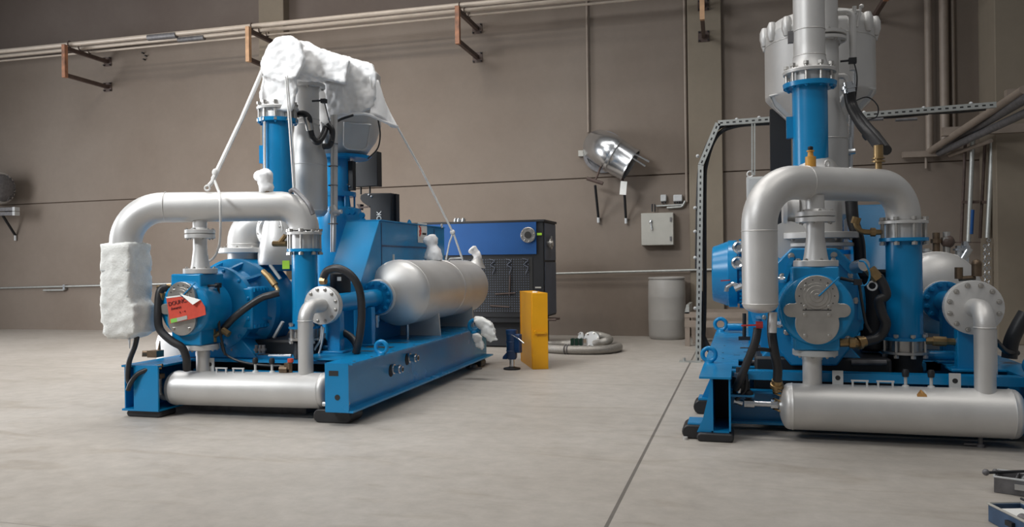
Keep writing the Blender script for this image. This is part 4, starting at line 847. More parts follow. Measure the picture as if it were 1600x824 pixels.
# small items at the left front
vl = part('ball_valve', MB().cyl(P(1208, 488, 0), P(1207, 520, 0), .028), SILV, t2); part('valve_lever', MB().bar(P(1158, 509, -.02), P(1190, 508, -.02), .022, .010).cyl(P(1181, 508, -.03), P(1192, 508, -.03), .024), RED, vl, 'red lever')
hose(t2, [P(1184, 513, .0), P(1180, 535, .0), P(1170, 560, .05), P(1158, 590, .12), P(1150, 607, .2)], .028)
hose(t2, [P(1207, 490, .15), P(1206, 520, .12), P(1210, 550, .1), P(1215, 575, .15), P(1214, 600, .2)], .032, ends=(1,), em=BRASS)
hose(t2, [P(1172, 548, .02), P(1188, 546, .05), P(1205, 548, .1)], .014)
hose(t2, [P(1160, 600, .2), P(1166, 585, .2), P(1165, 610, .2), P(1150, 625, .2)], .012)
part('stand_leg', MB().cyl(P(1163, 490, 1.6), P(1163, 529, 1.6), .016).box(P(1163, 529, 1.6), (.10, .05, .03)), BLK, t2)
q = P(1205, 530, .85); part('blue_post', MB().bb(q.x-.08, .80, zt, q.x+.08, .94, .80), BLUE, t2)
q = P(1222, 545, .8); part('dark_block', MB().bb(q.x-.1, .78, zt, q.x+.14, .98, .66), BLK, t2)
for (a_, c_, yy, r_) in (((1170, 567), (1240, 565), .8, .02), ((1180, 573), (1230, 570), .7, .03), ((1330, 567), (1385, 567), .6, .02), ((1290, 590), (1330, 588), .6, .012)):
    part('service_pipe', MB().cyl(P(*a_, yy), P(*c_, yy), r_, n=10), DIRT, t2)
for px in (1168, 1197, 1190): q = P(px, 572, .75); part('small_valve', MB().cyl(q, q+V((0, 0, .05)), .02, n=8).box(q+V((0, 0, .05)), (.06, .03, .015)), GALV, t2)
# dark machinery under the casing
part('oil_sump', MB().bb(hx-.4, .6, zt-.3, hx+.55, 1.5, zt+.08), BLK, t2, bevel=.02)
# right side of the head: valves and hoses
part('sensor_elbow', MB().ball(P(1347, 416, .45), .05).cyl(P(1336, 418, .5), P(1350, 414, .4), .045), GALV, t2)
hose(t2, [P(1330, 443, .3), P(1352, 446, .3), P(1359, 430, .3), P(1352, 411, .3), P(1343, 408, .35)], .006, 'blue_cable', BLUE)
part('probe', MB().cyl(P(1313, 435, .2), P(1336, 440, .2), .012).box(P(1340, 441, .2), (.05, .05, .04)), BLK, t2)
hose(t2, [P(1342, 443, .25), P(1348, 480, .3), P(1353, 505, .3), P(1361, 520, .3)], .010, 'thin_cable')
hose(t2, [P(1372, 432, .4), P(1381, 448, .4), P(1384, 462, .4), P(1374, 470, .4), P(1378, 490, .4), P(1384, 508, .4), P(1372, 528, .4), P(1345, 535, .35)], .034, ends=(1,), em=BRASS)
part('brass_joint', MB().cyl(P(1359, 421, .4), P(1372, 436, .4), .04, n=10).cyl(P(1372, 436, .4), P(1380, 446, .4), .028, n=10), BRASS, t2); part('brass_joint', MB().cyl(P(1311, 536, .3), P(1338, 535, .32), .03, n=10).cyl(P(1327, 536, .3), P(1336, 536, .3), .038, n=8), BRASS, t2)
part('tie_ring', MB().torus(P(1363, 447, .4), (0, 1, 0), .03, .007, 16, 6), LGREY, t2)
q = P(1366, 440, .9); part('oil_filter', MB().lathe((q.x, .95, .55), (0, 0, 1), [(0, .08), (.02, .095), (.55, .095), (.57, .11), (.60, .11), (.62, .09)], 28), BLK, t2)
part('casing_rear_support', MB().bb(hx+.40, 1.0, zt-.01, hx+.52, 1.1, 1.0), BLUE, t2)
# --- belt guard
xa, xb = P(1336, 330, 2.0).x, P(1389, 330, 2.0).x; zg = P(1360, 320, 2.0).z
def guard(t, xa, xb, ya, yb, zg, zb_, sl=.41, dz=.6):
    b = MB(); b.prism([(xa, ya, zg), (xa, yb, zg), (xa, yb, zb_), (xa, ya-sl, zb_), (xa, ya-sl, zg-dz)], (xb-xa, 0, 0)); g_ = part('belt_guard', b, BLUE, t, bevel=.006); return g_
guard(t2, xa, xb, 2.0, 3.7, zg, zt)
# --- disc flange, riser, branch, tank
xd = 1.83; yd = .47; zd = P(1525, 481, yd).z
rxp = P(1539, 560, .2).x
b = MB(); b.tube(fillet([(rxp, .2, cz+cr-.03), (rxp, .2, zd), (xd, yd, zd)], .12, 12), .064, 32); ri = part('riser_pipe', b, SILV, t2)
part('weld_seam', MB().torus((rxp, .2, zd-.115), (0, 0, 1), .065, .004, 32, 6), SILV, ri)
flange(t2, (xd, yd+.03, zd), (0, -1, 0), .187, .03, 12, .018, name='disc_flange', ph=.26); flange(t2, (xd, yd+.07, zd), (0, -1, 0), .187, .035, 0, name='disc_flange')
part('branch_pipe', MB().cyl((xd, yd+.05, zd), (xd, 1.34, zd), .085, n=32), BLUE, t2)
flange(t2, (xd, 1.30, zd), (0, 1, 0), .162, .04, 12, .026, BLUE, BLUE, 'branch_flange', under=True, ph=.26); flange(t2, (xd, 1.345, zd), (0, 1, 0), .165, .03, 0, SILV, name='branch_flange')
for y, s in ((.68, .10), (1.15, .09)): part('branch_support', MB().bb(xd-s/2-.02, y-s/2, zt, xd+s/2+.02, y+s/2, zd-.05).bb(xd-s-.02, y-s, zt, xd+s+.02, y+s, zt+.02), BLUE, t2, bevel=.005)
T2 = tank(t2, xd, 1.36, 3.9, zd+.06, .335, zt)
q = P(1489, 409, 1.65); part('level_gauge', MB().ring(q, (-.1, -1, .4), .03, .055, .02, 20), SILV, T2)
for (px, py, h, m_) in ((1463, 390, .18, BRONZE), (1479, 386, .16, STEEL), (1508, 395, .12, GALV), (1498, 396, .08, GALV), (1448, 396, .05, SILV)):
    q = P(px, py, 1.9); part('tank_fitting', MB().cyl((q.x, 1.9, q.z-.10), (q.x, 1.9, q.z+h*.8), .028, n=10).cyl((q.x, 1.9, q.z+h*.3), (q.x, 1.9, q.z+h*.5), .045, n=8), m_, T2)
q = P(1512, 400, 1.9); part('silver_elbow', MB().cyl(P(1504, 405, 1.9), P(1514, 388, 1.9), .035, n=12), GALV, T2)
part('long_lever', MB().bar(P(1484, 379, 1.9), P(1532, 379, 1.9), .02, .008).ball(P(1481, 378, 1.9), .055, 12), BROWN, T2)
part('relief_fitting', MB().cyl(P(1498, 436, .9), P(1498, 418, .9), .028, n=10).cyl(P(1498, 436, .9), P(1524, 434, .9), .018, n=8).cyl(P(1526, 432, .9), P(1526, 413, .9), .035, n=12).ball(P(1526, 413, .9), .036), BRONZE, t2)
part('brass_nipple', MB().cyl(P(1446, 533, .7), P(1460, 533, .7), .028, n=8).cyl(P(1457, 533, .7), P(1478, 534, .7), .036, n=10).cyl(P(1478, 534, .7), P(1500, 535, .7), .025, n=8), BRASS, t2)
part('cross_tube', MB().cyl(P(1440, 556, .8), P(1495, 556, .8), .035, n=12), BLUE, t2)
part('flat_bar', MB().bb(P(1553, 520, .5).x, .48, zt, P(1553, 520, .5).x+.015, .52, zd-.15), GALV, t2)
hose(t2, [P(1603, 490, 1.2), P(1590, 512, 1.2), P(1580, 535, 1.2), P(1577, 560, 1.2)], .055)
hose(t2, [P(1556, 533, .9), P(1572, 549, 1.1), P(1590, 552, 1.2)], .02)

# ================================================================== UNIT A : left-hand compressor
A1 = Fr(-2.906, 5.60, 1.5)
t1 = thing('compressor_unit', 'blue and silver compressor on a skid at the left, its top wrapped in white plastic', 'compressor', A1, (-1.05, 2.0, 0), 'industrial compressor units')
P = lambda px, py, y: A1.Y(px, py, y)
zt, zb, L = .492, .105, 3.95; XL_ = P(190, 600, 0).x
f = .016
b = MB(); b.bb(-.23, 0, zt-f, 0, L, zt); b.bb(-.23, 0, zb, 0, L, zb+f); b.bb(-.10, .01, zb+f, -.088, L, zt-f); B_ = part('side_beam', b, BLUE, t1, 'long blue side beam facing the aisle')
part('end_plate', MB().bb(-.235, -.004, zb+.004, -.035, .012, zt-.004), BLUE, t1)
part('end_slot', MB().bb(-.20, -.006, zt-.10, -.12, -.004, zt-.06).cyl((-.13, -.007, zb+.12), (-.13, -.002, zb+.12), .022), BINK, t1)
for px, py in ((613, 577), (638, 559.5)):
    q = A1.X(px, py, -.088); cp = part('side_coupling', MB().lathe(q, (1, 0, 0), [(0, .045), (.02, .045), (.021, .034), (.05, .034), (.051, .040), (.075, .040), (.076, .028), (.10, .028)], 18), GALV, t1)
    part('bore', MB().cyl(q+V((.100, 0, 0)), q+V((.103, 0, 0)), .018), BINK, cp); part('cut_hole', MB().cyl(q+V((0, -.03, -.01)), q+V((.002, -.03, -.01)), .055), BINK, cp)
for y in (.12, .45, .9, 1.4, 2.2, 3.0): part('bolt_hole', MB().cyl((-.045, y, zt), (-.045, y, zt+.002), .012, n=12), BINK, B_)
x0 = XL_; xg = P(209, 600, 0).x; xh = P(247, 600, 0).x
b = MB(); b.bb(x0, 0, zt-.055-f, xh, L, zt-.055+.0); b.bb(x0, 0, zb-.05, xh, L, zb-.05+f); b.bb(xg-.012, .02, zb-.04, xg, L, zt-.06); b.bb(x0+.004, .03, zb-.04, x0+.014, L, zt-.06); part('side_beam', b, BLUE, t1)
part('end_plate', MB().bb(xg, -.002, zb-.046, xh, .014, zt-.058), BLUE, t1)
part('deck_plate', MB().bb(xh, .45, zt-.07, -.23, .62, zt-.05).bb(xh, .75, zt-.07, xh+.35, L-.1, zt-.05), BLUE, t1)
part('deck_plate', MB().bb(-.62, .28, zt-.016, -.23, L-.1, zt+.001), BLUE, t1)
part('front_rail', MB().bb(xh, .55, zt-.085, -.23, .66, zt-.02), BLUE, t1); part('front_cross_beam', MB().bb(xh, .46, zb-.02, -.2, .48, zt-.14).bb(xh, .36, zb-.02, -.2, .48, zb+.0), BLUE, t1)
part('cross_beam', MB().bb(xh, 2.1, zb, -.2, 2.2, zt-.07).bb(xh, L-.12, zb, -.1, L-.02, zt-.02), BLUE, t1)
part('mounting_frame', MB().bb(-1.75, 1.0, zt-.09, -.6, 1.1, zt-.02).bb(-1.75, 2.4, zt-.09, -.6, 2.5, zt-.02).bb(-1.75, 1.0, zt-.09, -1.65, L-.2, zt-.02), BLUE, t1)
q = A1.Zp(596, 555, zt); eyebolt(t1, (q.x, q.y, zt), .068); q = A1.Zp(742, 521, zt); eyebolt(t1, (q.x, q.y, zt), .085)
for (x, y, w_, d_) in ((-.4, .8, .2, .06), (-.42, 1.1, .26, .1), (-.38, 1.55, .2, .05)): part('deck_slot', MB().bb(x, y, zt+.001, x+w_, y+d_, zt+.003), BINK, B_)
rubber(t1, P(200, 650, .05).x, P(254, 650, .05).x, .03, zb-.045, .2); rubber(t1, P(484, 650, .05).x, P(544, 650, .05).x, .1, zb+.004, .22); rubber(t1, -.25, -.02, 3.5, zb+.004, .2); rubber(t1, x0, x0+.25, 3.5, zb-.04, .2)
# front silencer
cy, cz = .22, P(390, 607, .22).z; cr = A1.m(390, 607, .22, 27)
sd = silencer(t1, (P(266, 600, cy).x, cy, cz-.015), (P(520, 600, cy).x, cy, cz), cr)
for px in (329,): q = P(px, 577, cy+.05); lug(sd, (q.x, cy+.05, cz+cr-.025), .07, .12)
q = P(342, 577, cy); handle_pair(sd, (q.x, cy-.03, cz+cr-.012), 0)
for px in (399, 425): q = P(px, 577, cy); sensor_post(sd, (q.x, cy, cz+cr-.008))
q = P(452, 575, cy-.02); part('cross_valve', MB().cyl((q.x, cy, cz+cr-.01), (q.x, cy, cz+cr+.08), .016).cyl((q.x-.09, cy, cz+cr+.02), (q.x-.02, cy, cz+cr+.02), .035, n=12).box((q.x-.02, cy, cz+cr+.05), (.05, .05, .05)), BRONZE, sd)
part('valve_knob', MB().cyl((q.x, cy, cz+cr+.08), (q.x, cy, cz+cr+.11), .024), REDP, sd)
part('drain_cock', MB().cyl(P(505, 632, .05), P(532, 633, .05), .018, n=10).cyl(P(530, 632, .05), P(534, 645, .05), .016, n=8).cyl(P(534, 634, .05), P(546, 630, .05), .012, n=8), GALV, t1)
part('red_tag_handle', MB().bar(P(514, 628, .03), P(530, 627, .03), .02, .02), RED, t1)
part('drain_pipe', MB().tube(fillet([P(249, 592, .15), P(249, 620, .15), P(275, 625, .15)], .05), .022, 12), SILV, t1)
# riser + head
hx, hy0 = P(286.5, 483, .08).x, .08; zc = P(287, 483, .08).z
q = P(303, 546, .25); hxr = q.x
flange(t1, (hx+.06, .25, q.z), (0, 0, 1), .135, .045, 8, .012, SILV, STEEL, 'riser_flange', under=True); part('riser_pipe', MB().cyl((hx+.06, .25, cz+cr-.03), (hx+.06, .25, q.z), .056, n=28).cyl((hx+.06, .25, q.z-.05), (hx+.06, .25, q.z-.02), .060, n=28), SILV, t1)
head(t1, hx+.0, hy0, zc, .235, .142, P(303, 428, .25).z, q.z+.045)
neck(t1, hx+.045, .25, P(303, 428, .25).z, 1.68, .062)
casing(t1, hx, .48, zc-.02, .44, 1)
# curved pipe
pa, pb = P(197, 400, .0), P(475.5, 358, .62); zU = 1.775
b = MB(); b.tube(fillet([(pa.x, pa.y, P(197, 515, 0).z), (pa.x, pa.y, zU-.02), (pb.x, pb.y, zU), (pb.x, pb.y, P(475, 360, .62).z)], [.30, .22], 14), .127, 40); U = part('curved_pipe', b, SILV, t1, 'thick silver pipe bent in an upside-down U')
dU = (V((pb.x, pb.y, 0))-V((pa.x, pa.y, 0))).normalized()
def onU(px):
    lo, hi = 0., 1.
    for _ in range(40):
        f_ = (lo+hi)/2; p = V((pa.x+(pb.x-pa.x)*f_, pa.y+(pb.y-pa.y)*f_, zU)); g_ = P(px, 322, p.y)
        if g_.x > p.x: lo = f_
        else: hi = f_
    return p
for px in (259,): q = onU(px); part('weld_seam', MB().torus((q.x, q.y, zU-.012), dU, .1275, .004, 40, 6), SILV, U)
q = onU(416); vf = part('relief_valve', MB().lathe((q.x, q.y, zU+.11), (0, 0, 1), [(0, .05), (.03, .05), (.031, .035), (.09, .035)], 18), BRASS, U)
rz = P(475, 389, .62).z; rz0 = P(475, 513, .62).z
cooler(t1, (pb.x, pb.y), .110, rz0, rz, 8, joint=P(475, 367, .62).z-rz)
# rear tall cooler
yc = 1.12; kx = P(434, 190, yc).x; zk = P(434, 187, yc).z
col = part('tall_cooler', MB().cyl((kx, yc, 1.3), (kx, yc, zk), .140, n=48), BLUE, t1)
part('cooler_pedestal', MB().cyl((kx, yc, zc+.3), (kx, yc, 1.35), .15, n=28), BLUE, t1)
part('blue_ring', MB().lathe((kx, yc, zk-.035), (0, 0, 1), [(0, .185), (.035, .19)], 44), BLUE, col); bolts(col, (kx, yc, zk-.03), (0, 0, -1), .165, 10, .020, BLUE, .2)
part('side_lug', MB().box((kx-.16, yc, P(408, 242, yc).z), (.05, .06, .17)), BLUE, col)
jr = part('joint_ring', MB().lathe((kx, yc, zk+.085), (0, 0, 1), [(0, .19), (.02, .195), (.028, .19), (.03, .15)], 44), SILV, t1)
part('gasket_body', MB().cyl((kx, yc, zk), (kx, yc, zk+.09), .15, n=36), SILV, jr); studs(jr, (kx, yc), .170, zk-.01, zk+.135, 10, .012, STEEL, .1)
yv = 1.70; vx = P(481, 290, yv).x; zq = P(478, 197, yv).z; zf = P(478, 131, yv).z; zlo = P(481, 341, yv).z
b = MB(); rb = A1.m(481, 290, yv, 30); rn = A1.m(478, 150, yv, 19)
b.lathe((vx, yv, zlo), (0, 0, 1), [(0, .04), (.02, rb*.8), (.06, rb*.97), (.10, rb), (P(481, 250, yv).z-zlo, rb), (P(481, 205, yv).z-zlo, rn*1.05), (zq-zlo, rn), (zq-zlo+.01, rn*1.05), (zq-zlo+.02, rn), (zf-zlo, rn)], 44); vs = part('tapered_vessel', b, SILV, t1)
for py in (259, 330): part('weld_seam', MB().torus((vx, yv, P(481, py, yv).z), (0, 0, 1), rb, .004, 44, 6), SILV, vs)
part('weld_seam', MB().torus((vx, yv, zq+.06), (0, 0, 1), rn, .004, 44, 6), SILV, vs)
flange(t1, (vx, yv, zf-.05), (0, 0, 1), rn*1.5, .04, 8, .016, name='vessel_flange', under=True)
b = MB(); b.tube(fillet([(kx, yc, zk+.10), (kx, yc, 3.36), (vx, yv, 3.36), (vx, yv, zf-.02)], [.22, .22], 10), .12, 32); part('arch_pipe', b, SILV, t1)
# suction elbow behind the head
xs = P(385, 395, 1.15).x; zz = P(385, 396, 1.15).z
flange(t1, (xs, 1.15, zz), (0, 0, 1), .27, .05, 10, .016, name='suction_flange')
xe = P(383, 360, 1.15).x
b = MB(); b.tube(fillet([(xe, 1.15, zc+.35), (xe, 1.15, P(383, 352, 1.15).z+.03), (xe+.6, 1.30, P(383, 352, 1.15).z+.03)], .20, 10), .165, 32); part('suction_elbow', b, SILV, t1)
part('weld_seam', MB().torus((xe, 1.15, P(383, 382, 1.15).z), (0, 0, 1), .167, .005, 36, 6), SILV, t1)
q = P(424, 360, 1.0); fl = flange(t1, (q.x, 1.0, q.z), (-.2, -1, 0), .16, .03, 8, .013, name='side_flange'); part('bore_ring', MB().torus((q.x-.01, .965, q.z), (-.2, -1, 0), .10, .02, 28, 8), SILV, fl)
part('suction_body', MB().lathe((q.x+.05, 1.10, zc+.36), (0, 0, 1), [(0, .22), (.1, .22), (.2, .20), (.42, .17)], 36), SILV, t1)
part('lime_tag', MB().box(P(447, 414, .75), (.07, .01, .075)), LIME, t1, 'lime green tag')
part('brass_tee', MB().cyl(P(427, 381, .7), P(448, 381, .7), .026, n=8).cyl(P(436, 381, .7), P(446, 368, .7), .022, n=8), BRASS, t1)
# dome silencer under the cover
ys = 2.45; sx = P(536, 205, ys).x; rs = A1.m(536, 205, ys, 59); zs1 = P(530, 120, ys).z; zr = P(530, 196, ys).z; zs0 = P(530, 247, ys).z
b = MB(); b.lathe((sx, ys, zs0), (0, 0, 1), [(0, rs*.48), (.03, rs*.60), ((zr-zs0)*.5, rs*.86), ((zr-zs0)*.9, rs*.98), (zr-zs0, rs), (zs1-zs0, rs), (zs1-zs0+.1, rs*.8), (zs1-zs0+.12, .01)], 56); S1 = part('upper_silencer', b, SILV, t1)
part('blue_band', MB().lathe((sx, ys, zs0-.02), (0, 0, 1), [(0, rs*.66), (.03, rs*.74), (.04, rs*.62)], 48), BLUE, S1)
for a in (-1.95, -.75):
    d = V((math.cos(a), math.sin(a), 0)); sdv = V((-d.y, d.x, 0)); p = V((sx, ys, zr-.05))+d*rs*.96; dn = (V((0, 0, -1))*(zr-zs0)-d*rs*.30).normalized()
    out = [p+sdv*.15+d*.03, p-sdv*.15+d*.03, p-sdv*.13+dn*.24+d*.04, p-sdv*.08+dn*.28+d*.04, p+sdv*.08+dn*.28+d*.04, p+sdv*.13+dn*.24+d*.04]
    w_ = part('access_cover', MB().prism(out, -d*.03), LGREY, S1); part('cover_edge', MB().tube(out+[out[0]], .010, 8), SILV, w_)
# gear tower
gx = P(526, 270, ys).x; zt1, zt2, zt3, zt4 = P(526, 246, ys).z, P(526, 301, ys).z, P(526, 323, ys).z, P(526, 350, ys).z
b = MB(); b.lathe((gx+.0, ys, .9), (0, 0, 1), [(0, .30), (zt4-.9, .30), (zt3-.9-.03, .26), (zt3-.9, .15), (zt2-.9-.06, .14), (zt2-.9-.05, .21), (zt2-.9, .21), (zt2-.9+.005, .15), (zt1-.9+.05, .15)], 40); part('gear_tower', b, BLUE, t1)
for k in range(6):
    a = 2*math.pi*(k+.5)/6; part('tower_web', MB().bar((gx+.19*math.cos(a), ys+.19*math.sin(a), zt3-.05), (gx+.19*math.cos(a), ys+.19*math.sin(a), zt2-.02), .05, .02, (math.cos(a), math.sin(a), 0)), BLUE, t1)
q = P(549, 272, ys+.05); part('black_sight_plate', MB().bb(q.x-.05, ys-.02, zt2+.02, q.x+.05, ys+.06, zt1-.05), BLK, t1)
for k in range(3): part('gear_bolt', MB().ball((q.x-.045+.03*k, ys-.03, zt2+.05-.02*k+.05), .012, 8), GALV, t1)
bx = P(548, 340, ys); part('gear_housing', MB().box((gx+.05, ys+.1, 1.35), (.95, .6, .55)), BLUE, t1, bevel=.06)
for px, py in ((545, 331), (552, 331), (567, 345), (566, 337)): part('blue_knob', MB().lathe(P(px, py, ys-.25), (0, -1, 0), [(0, .035), (.03, .03)], 12), BLUE, t1)
# slender pipes by the vessel
b = MB(); b.cyl(P(523, 180, 1.75), P(523, 332, 1.75), .030).cyl(P(523, 332, 1.75), P(522, 394, 1.75), .020).cyl(P(518, 180, 1.7), P(518, 394, 1.7), .010); b.cyl(P(516, 332, 1.72), P(534, 331, 1.72), .022, n=8); b.cyl(P(520, 322, 1.74), P(526, 338, 1.74), .035, n=10); sp = part('slender_pipe', b, SILV, t1)
for py in (225, 260, 290, 350): part('pipe_clip', MB().torus(P(520.5, py, 1.73), (0, 0, 1), .045, .006, 16, 6), DIRT, sp)
part('probe', MB().cyl(P(488, 158, 1.5), P(506, 157, 1.5), .010).box(P(506, 158, 1.5), (.05, .05, .04)), BLK, t1)
hose(t1, [P(507, 160, 1.5), P(512, 180, 1.6), P(517, 200, 1.6), P(519, 222, 1.6)], .006, 'thin_cable')
hose(t1, [P(462, 178, 1.3), P(474, 178, 1.3), P(482, 184, 1.3), P(484, 200, 1.35), P(488, 215, 1.4), P(496, 222, 1.4), P(504, 213, 1.5), P(509, 200, 1.6)], .032, ends=(0,), n=6)
part('braided_end', MB().cyl(P(480, 182, 1.3), P(484.5, 203, 1.35), .04, n=12), STEEL, t1)
hose(t1, [P(505, 229, 1.6), P(516, 226, 1.65), P(519, 205, 1.6), P(512, 195, 1.6)], .03, n=6)
hose(t1, [P(519, 222, 1.6), P(517, 200, 1.7), P(530, 188, 1.8), P(552, 180, 1.8)], .012, n=8)
hose(t1, [P(591, 188, 2.2), P(594, 210, 2.2), P(590, 232, 2.2), P(575, 248, 2.2)], .008, 'thin_cable')
# small hose over the curved pipe elbow
part('lever_clip', MB().tube(spline([onU(455)+V((0, -.02, .12)), onU(466)+V((0, -.05, .13)), P(481, 318, .5), P(489, 335, .5)]), .02, 8), DIRT, t1)
# belt guard
xa, xb = P(541, 345, 1.85).x, P(592.5, 345, 1.85).x; zg = P(592, 345, 1.85).z
ya_ = 1.85; yb2 = A1.X(694, 347, xb).y
g_ = guard(t1, xa, xb, ya_, yb2, zg, zt, .45, .62)
part('panel_seam', MB().bb(xb, ya_+.05, 1.44, xb+.004, yb2-.35, 1.455).bb(xb, ya_+.04, .9, xb+.004, ya_+.055, zg-.02).bb(xb, yb2-.38, .9, xb+.004, yb2-.365, zg-.02), NAVY, g_)
part('roof_edge', MB().bb(xa-.008, ya_-.0, zg, xb+.012, yb2, zg+.012), BLUE, g_)
# white notice with the red mark
q = A1.X(660, 364, xb+.006); fr_x = xb+.004
lb = part('notice_plate', MB().box((fr_x+.002, q.y, q.z), (.004, .29, .23)), WPAP, t1, 'white notice with a red figure')
def mark(c, rx_, rz_, m_, nm='printed_mark'): part(nm, MB().lathe((fr_x+.004, c[0], c[1]), (1, 0, 0), [(0, rx_), (.002, rx_)], 10), m_, lb)
for dy, dz, r_ in ((-.10, .07, .016), (-.07, .045, .022), (-.085, .01, .024), (-.06, -.01, .016), (-.09, -.03, .018), (-.05, .02, .012)): mark((q.y+dy, q.z+dz), r_, 0, REDP)
mark((q.y-.06, q.z+.085), .012, 0, BINK)
part('printed_line', MB().bb(fr_x+.004, q.y-.01, q.z-.022, fr_x+.006, q.y+.115, q.z+.0), BINK, lb)
for k in range(3): part('printed_line', MB().bb(fr_x+.004, q.y-.12, q.z-.065-.02*k, fr_x+.006, q.y+.12, q.z-.06-.02*k), GREYP, lb)
q = A1.X(689, 352, xb); part('corner_eye', MB().torus((xb+.01, q.y, q.z-.01), (1, 0, 0), .022, .008, 16, 6), LGREY, t1)
q = P(646, 342, 3.0); part('roof_pin', MB().lathe((xb-.05, A1.X(646, 343, xb).y, zg+.01), (0, 0, 1), [(0, .03), (.03, .02), (.05, .006)], 10), BLUE, t1)
# belt guard lower front mass and filter canister
part('oil_canister', MB().lathe(P(532, 461, .95)+V((0, 0, 0)), (0, 0, 1), [(0, .085), (.01, .092), (.19, .092), (.2, .08), (.215, .03)], 28), BLK, t1)
q = P(530, 436, .84); part('canister_label', MB().box((q.x, q.y, q.z), (.035, .01, .035)), WPAP, t1)
part('canister_stand', MB().bb(P(520, 470, 1.1).x, .95, zt, P(545, 470, 1.1).x, 1.2, P(532, 462, 1.0).z), BLUE, t1)
# disc flange, riser, branch
yd = .47; zd = P(502, 477.5, yd).z; xd = P(502, 477.5, yd).x; rxp = P(477.5, 540, .22).x
b = MB(); b.tube(fillet([(rxp, .22, cz+cr-.03), (rxp, .22, zd), (xd, yd, zd)], .12, 12), .061, 32); ri = part('riser_pipe', b, SILV, t1); part('weld_seam', MB().torus((rxp, .22, zd-.112), (0, 0, 1), .062, .004, 32, 6), SILV, ri)
flange(t1, (xd, yd+.03, zd), (0, -1, 0), .163, .03, 12, .016, name='disc_flange', ph=.26); flange(t1, (xd, yd+.075, zd), (0, -1, 0), .163, .038, 0, name='disc_flange')
yr = 1.55; xr_ = P(590, 465, yr).x; zr_ = P(590, 465, yr).z
part('branch_pipe', MB().cyl((xd, yd+.05, zd), (xr_, yr, zr_), .085, n=32), BLUE, t1); ax = (V((xr_, yr, zr_))-V((xd, yd, zd))).normalized()
flange(t1, V((xr_, yr, zr_))-ax*.04, ax, .165, .04, 12, .026, BLUE, BLUE, 'branch_flange', under=True, ph=.26); flange(t1, V((xr_, yr, zr_))+ax*.005, ax, .178, .035, 0, name='branch_flange')
for px, y, s in ((524.5, .70, .085), (575, 1.28, .08)):
    q = P(px, 520, y); part('branch_support', MB().bb(q.x-s*.72, y-s/2, zt, q.x+s*.72, y+s/2, zd-.06).bb(q.x-s*1.25, y-s, zt, q.x+s*1.25, y+s, zt+.02), BLUE, t1, bevel=.005)
xt = xr_-.0; TX = xr_+.10; NY = A1.X(677, 408, TX).y; T1 = tank(t1, TX, 1.64, 4.12, .97, .33, zt)
q = A1.X(624, 416, xr_-.1); part('level_gauge', MB().ring((xr_+.0, 1.80, .975+.26), (.2, -.75, .6), .03, .03, .012, 16).cyl((xr_-.02, 2.0, 1.29), (xr_-.02, 2.0, 1.36), .012), SILV, T1)
part('tank_handle', MB().tube(fillet([P(702, 409, 2.9), P(701, 404.5, 2.9), P(722, 403.5, 2.9), P(723, 408, 2.9)], .02), .010, 8), LGREY, T1)
part('tank_nozzle', MB().lathe((TX+.0, NY, 1.22), (.15, 0, 1), [(0, .10), (.09, .07), (.12, .06)], 24), SILV, T1)
q3 = A1.X(741, 404, TX+.03); part('tank_nozzle', MB().lathe((TX+.06, q3.y, 1.22), (.25, 0, 1), [(0, .12), (.07, .07), (.11, .06)], 24), SILV, T1)
part('tank_leg', MB().cyl(P(636.5, 500, 2.0), (P(636.5, 500, 2.0).x, 2.0, zt), .014), GALV, t1)
part('brass_plug', MB().cyl(P(589, 493, 1.5), P(589, 503, 1.5), .025, n=8).cyl(P(589, 503, 1.5), P(589, 512, 1.5), .018, n=8), GALV, t1)
# hoses on the left unit
hose(t1, [P(262, 449, .12), P(250, 456, .08), P(247, 490, .05), P(250, 515, .05), P(268, 533, .06), P(284, 543, .08), P(291, 560, .1), P(292, 578, .14)], .033)
part('brass_elbow', MB().tube(fillet([P(268, 447, .15), P(254, 448, .12), P(252, 464, .08)], .03), .02, 10).cyl(P(246, 449, .12), P(252, 449, .12), .014).cyl(P(253, 458, .08), P(251, 468, .08), .03, n=8), BRASS, t1)
hose(t1, [P(216, 515, .0), P(211, 540, -.0), P(202, 565, -.03), P(200, 590, -.03), P(203, 600, -.03)], .022)
hose(t1, [P(200, 610, -.04), P(205, 598, -.04), P(215, 585, -.02), P(233, 577, .02), P(240, 576, .05)], .020, ends=(1,))
part('fitting_stack', MB().cyl(P(228, 577, .03), P(254, 571, .05), .014, n=8).cyl(P(238, 580, .05), P(248, 583, .08), .026, n=8).box(P(250, 588, .1), (.05, .06, .04)), BRONZE, t1)
part('dark_valve', MB().box(P(243, 553, .55), (.10, .10, .06)).cyl(P(222, 553, .5), P(252, 553, .6), .028).lathe(P(248, 553, .6), (.12, 0, 1), [(0, .02), (.12, .004)], 8), BRONZE, t1)
hose(t1, [P(436, 458, .45), P(424, 461, .42), P(408, 466, .40), P(385, 481, .36), P(362, 500, .34), P(343, 522, .32)], .030)
part('brass_fitting', MB().cyl(P(411, 424, .5), P(419, 432, .48), .024, n=8).cyl(P(418, 430, .48), P(430, 446, .47), .030, n=10).tube(fillet([P(429, 445, .47), P(437, 457, .46), P(427, 460, .44)], .03), .018, 10), BRASS, t1)
hose(t1, [P(341, 445, .30), P(343, 480, .28), P(342, 505, .28), P(347, 535, .28), P(352, 555, .3)], .011, 'thin_cable')
part('brass_cluster', MB().cyl(P(332, 527, .3), P(348, 517, .3), .022, n=8).cyl(P(334, 515, .3), P(336, 535, .3), .016, n=8).cyl(P(348, 516, .3), P(358, 523, .3), .028, n=8), BRASS, t1)
part('probe', MB().cyl(P(325, 447, .2), P(340, 446, .22), .010).box(P(341, 446, .25), (.04, .04, .04)), BLK, t1)
